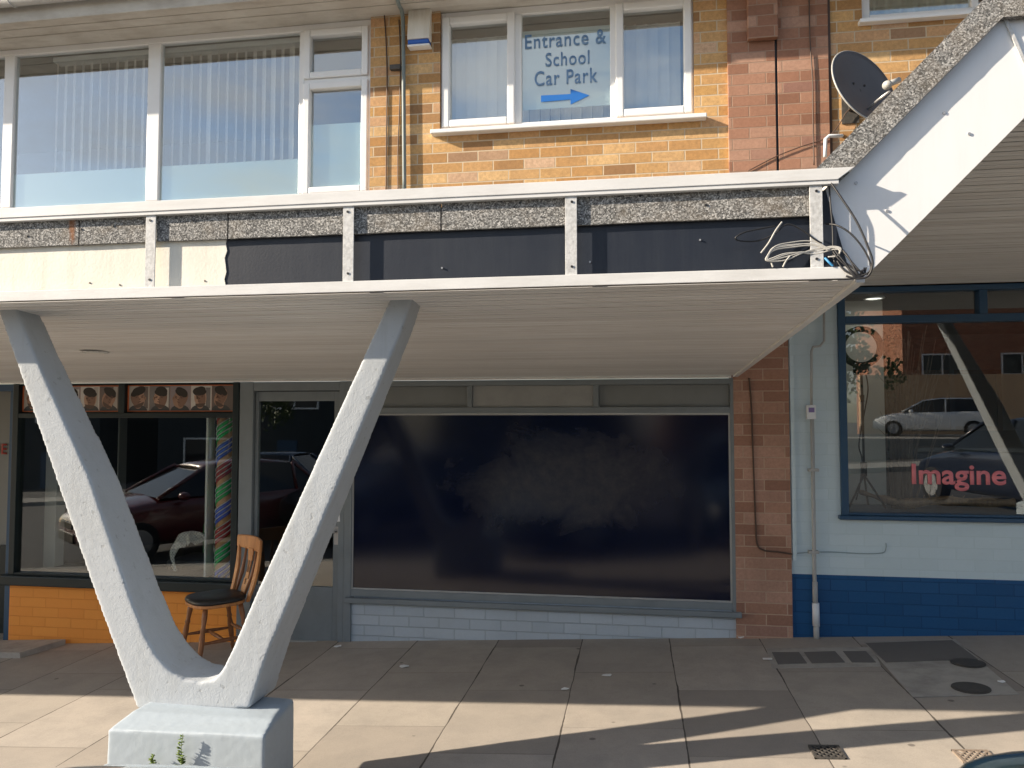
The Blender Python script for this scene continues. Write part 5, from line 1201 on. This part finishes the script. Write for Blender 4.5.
# trees
random.seed(31); bark = m_wood('bark', (.09, .065, .045), (.05, .035, .025)); fol = m_paint('tree_leaves', (.06, .1, .03), .7, .5, (.03, .055, .02), scale=3)
def tree(x, y, h, lab):
    t = thing('tree', lab, 'tree', (x, y, gz(x)), 'trees across the street'); z0 = gz(x) - .2
    mb = MB(); mb.tube([(x, y, z0), (x + .1, y, z0 + h * .3), (x, y + .1, z0 + h * .75)], [.22, .16, .05], 10)
    for k in range(7):
        a = k * 2.4; zz = z0 + h * (.3 + .06 * k); mb.tube([(x + .05, y, zz), (x + 1.3 * math.cos(a), y + 1.3 * math.sin(a), zz + h * .16)], [.07, .02], 6)
    mb.build('trunk', bark, t)
    mb = MB()
    cl = [(x + random.gauss(0, h * .16), y + random.gauss(0, h * .16), z0 + h * random.uniform(.45, .95), random.uniform(.5, 1.1)) for _ in range(22)]
    for (cx_, cy_, cz_, rr) in cl:
        for _ in range(110):
            d_ = Vector((random.gauss(0, 1), random.gauss(0, 1), random.gauss(0, 1))).normalized() * rr * random.uniform(.5, 1); q = Vector((cx_, cy_, cz_)) + d_
            a_ = Vector((random.gauss(0, 1), random.gauss(0, 1), random.gauss(0, 1))).normalized() * .16; b_2 = a_.orthogonal().normalized() * .1; mb.quad(q, q + a_ * .5 + b_2, q + a_, q + a_ * .5 - b_2)
    mb.build('crown', fol, t)
tree(7.6, -22, 6.5, 'leafy tree across the street in front of the garden wall'); tree(23.5, -27, 8, 'leafy tree behind the garden wall'); tree(-15, -15, 6.5, 'leafy tree across the street at the left')

# ------------------------------------------------------------------ camera, light, sky
cam = bpy.data.cameras.new('camera'); co = bpy.data.objects.new('camera', cam); COL.objects.link(co)
cam.sensor_width = 36; cam.lens = FPX / 1024 * 36; cam.clip_start = .05; cam.clip_end = 500
co.location = (0, 0, EYE); co.rotation_euler = (R(90) + PIT, 0, YAW); S.camera = co
sd_ = Vector((2.16, .69, -1)).normalized()
sl_ = bpy.data.lights.new('sun', 'SUN'); sl_.energy = 4.6; sl_.angle = R(.5); sl_.color = (1.0, .86, .69)
so_ = bpy.data.objects.new('sun', sl_); COL.objects.link(so_); so_.rotation_euler = sd_.to_track_quat('-Z', 'Y').to_euler(); so_.location = (-10, -5, 12)
W = bpy.data.worlds.new('World'); S.world = W; W.use_nodes = True; nt = W.node_tree; nt.nodes.clear()
out = nt.nodes.new('ShaderNodeOutputWorld'); bg = nt.nodes.new('ShaderNodeBackground'); sky = nt.nodes.new('ShaderNodeTexSky'); sky.sky_type = 'NISHITA'; sky.sun_disc = False
sky.sun_elevation = math.asin(-sd_.z); sky.sun_rotation = math.atan2(-sd_.x, -sd_.y); sky.air_density = 1.0; sky.dust_density = 1.0; sky.ozone_density = 1.5
tc = nt.nodes.new('ShaderNodeTexCoord'); mp = nt.nodes.new('ShaderNodeMapping'); mp.inputs['Scale'].default_value = (1, 1, 3.0); nz = nt.nodes.new('ShaderNodeTexNoise'); nz.inputs['Scale'].default_value = 3.2; nz.inputs['Detail'].default_value = 8; nz.inputs['Roughness'].default_value = .6
rp = nt.nodes.new('ShaderNodeValToRGB'); rp.color_ramp.elements[0].position = .43; rp.color_ramp.elements[1].position = .62
mx = nt.nodes.new('ShaderNodeMix'); mx.data_type = 'RGBA'; mx.inputs[7].default_value = (4.4, 4.5, 4.6, 1)
nt.links.new(tc.outputs['Generated'], mp.inputs[0]); nt.links.new(mp.outputs[0], nz.inputs['Vector']); nt.links.new(nz.outputs[0], rp.inputs[0])
ml = nt.nodes.new('ShaderNodeMath'); ml.operation = 'MULTIPLY'; ml.inputs[1].default_value = .75; nt.links.new(rp.outputs[0], ml.inputs[0]); nt.links.new(ml.outputs[0], mx.inputs[0]); nt.links.new(sky.outputs[0], mx.inputs[6]); nt.links.new(mx.outputs[2], bg.inputs[0])
bg.inputs[1].default_value = .088; nt.links.new(bg.outputs[0], out.inputs[0])
S.view_settings.view_transform = 'Standard'; S.view_settings.look = 'None'; S.view_settings.exposure = 1.15; S.view_settings.gamma = 1
S.render.resolution_x = 1024; S.render.resolution_y = 768
S.cycles.max_bounces = 8; S.cycles.transparent_max_bounces = 16; S.cycles.use_denoising = True
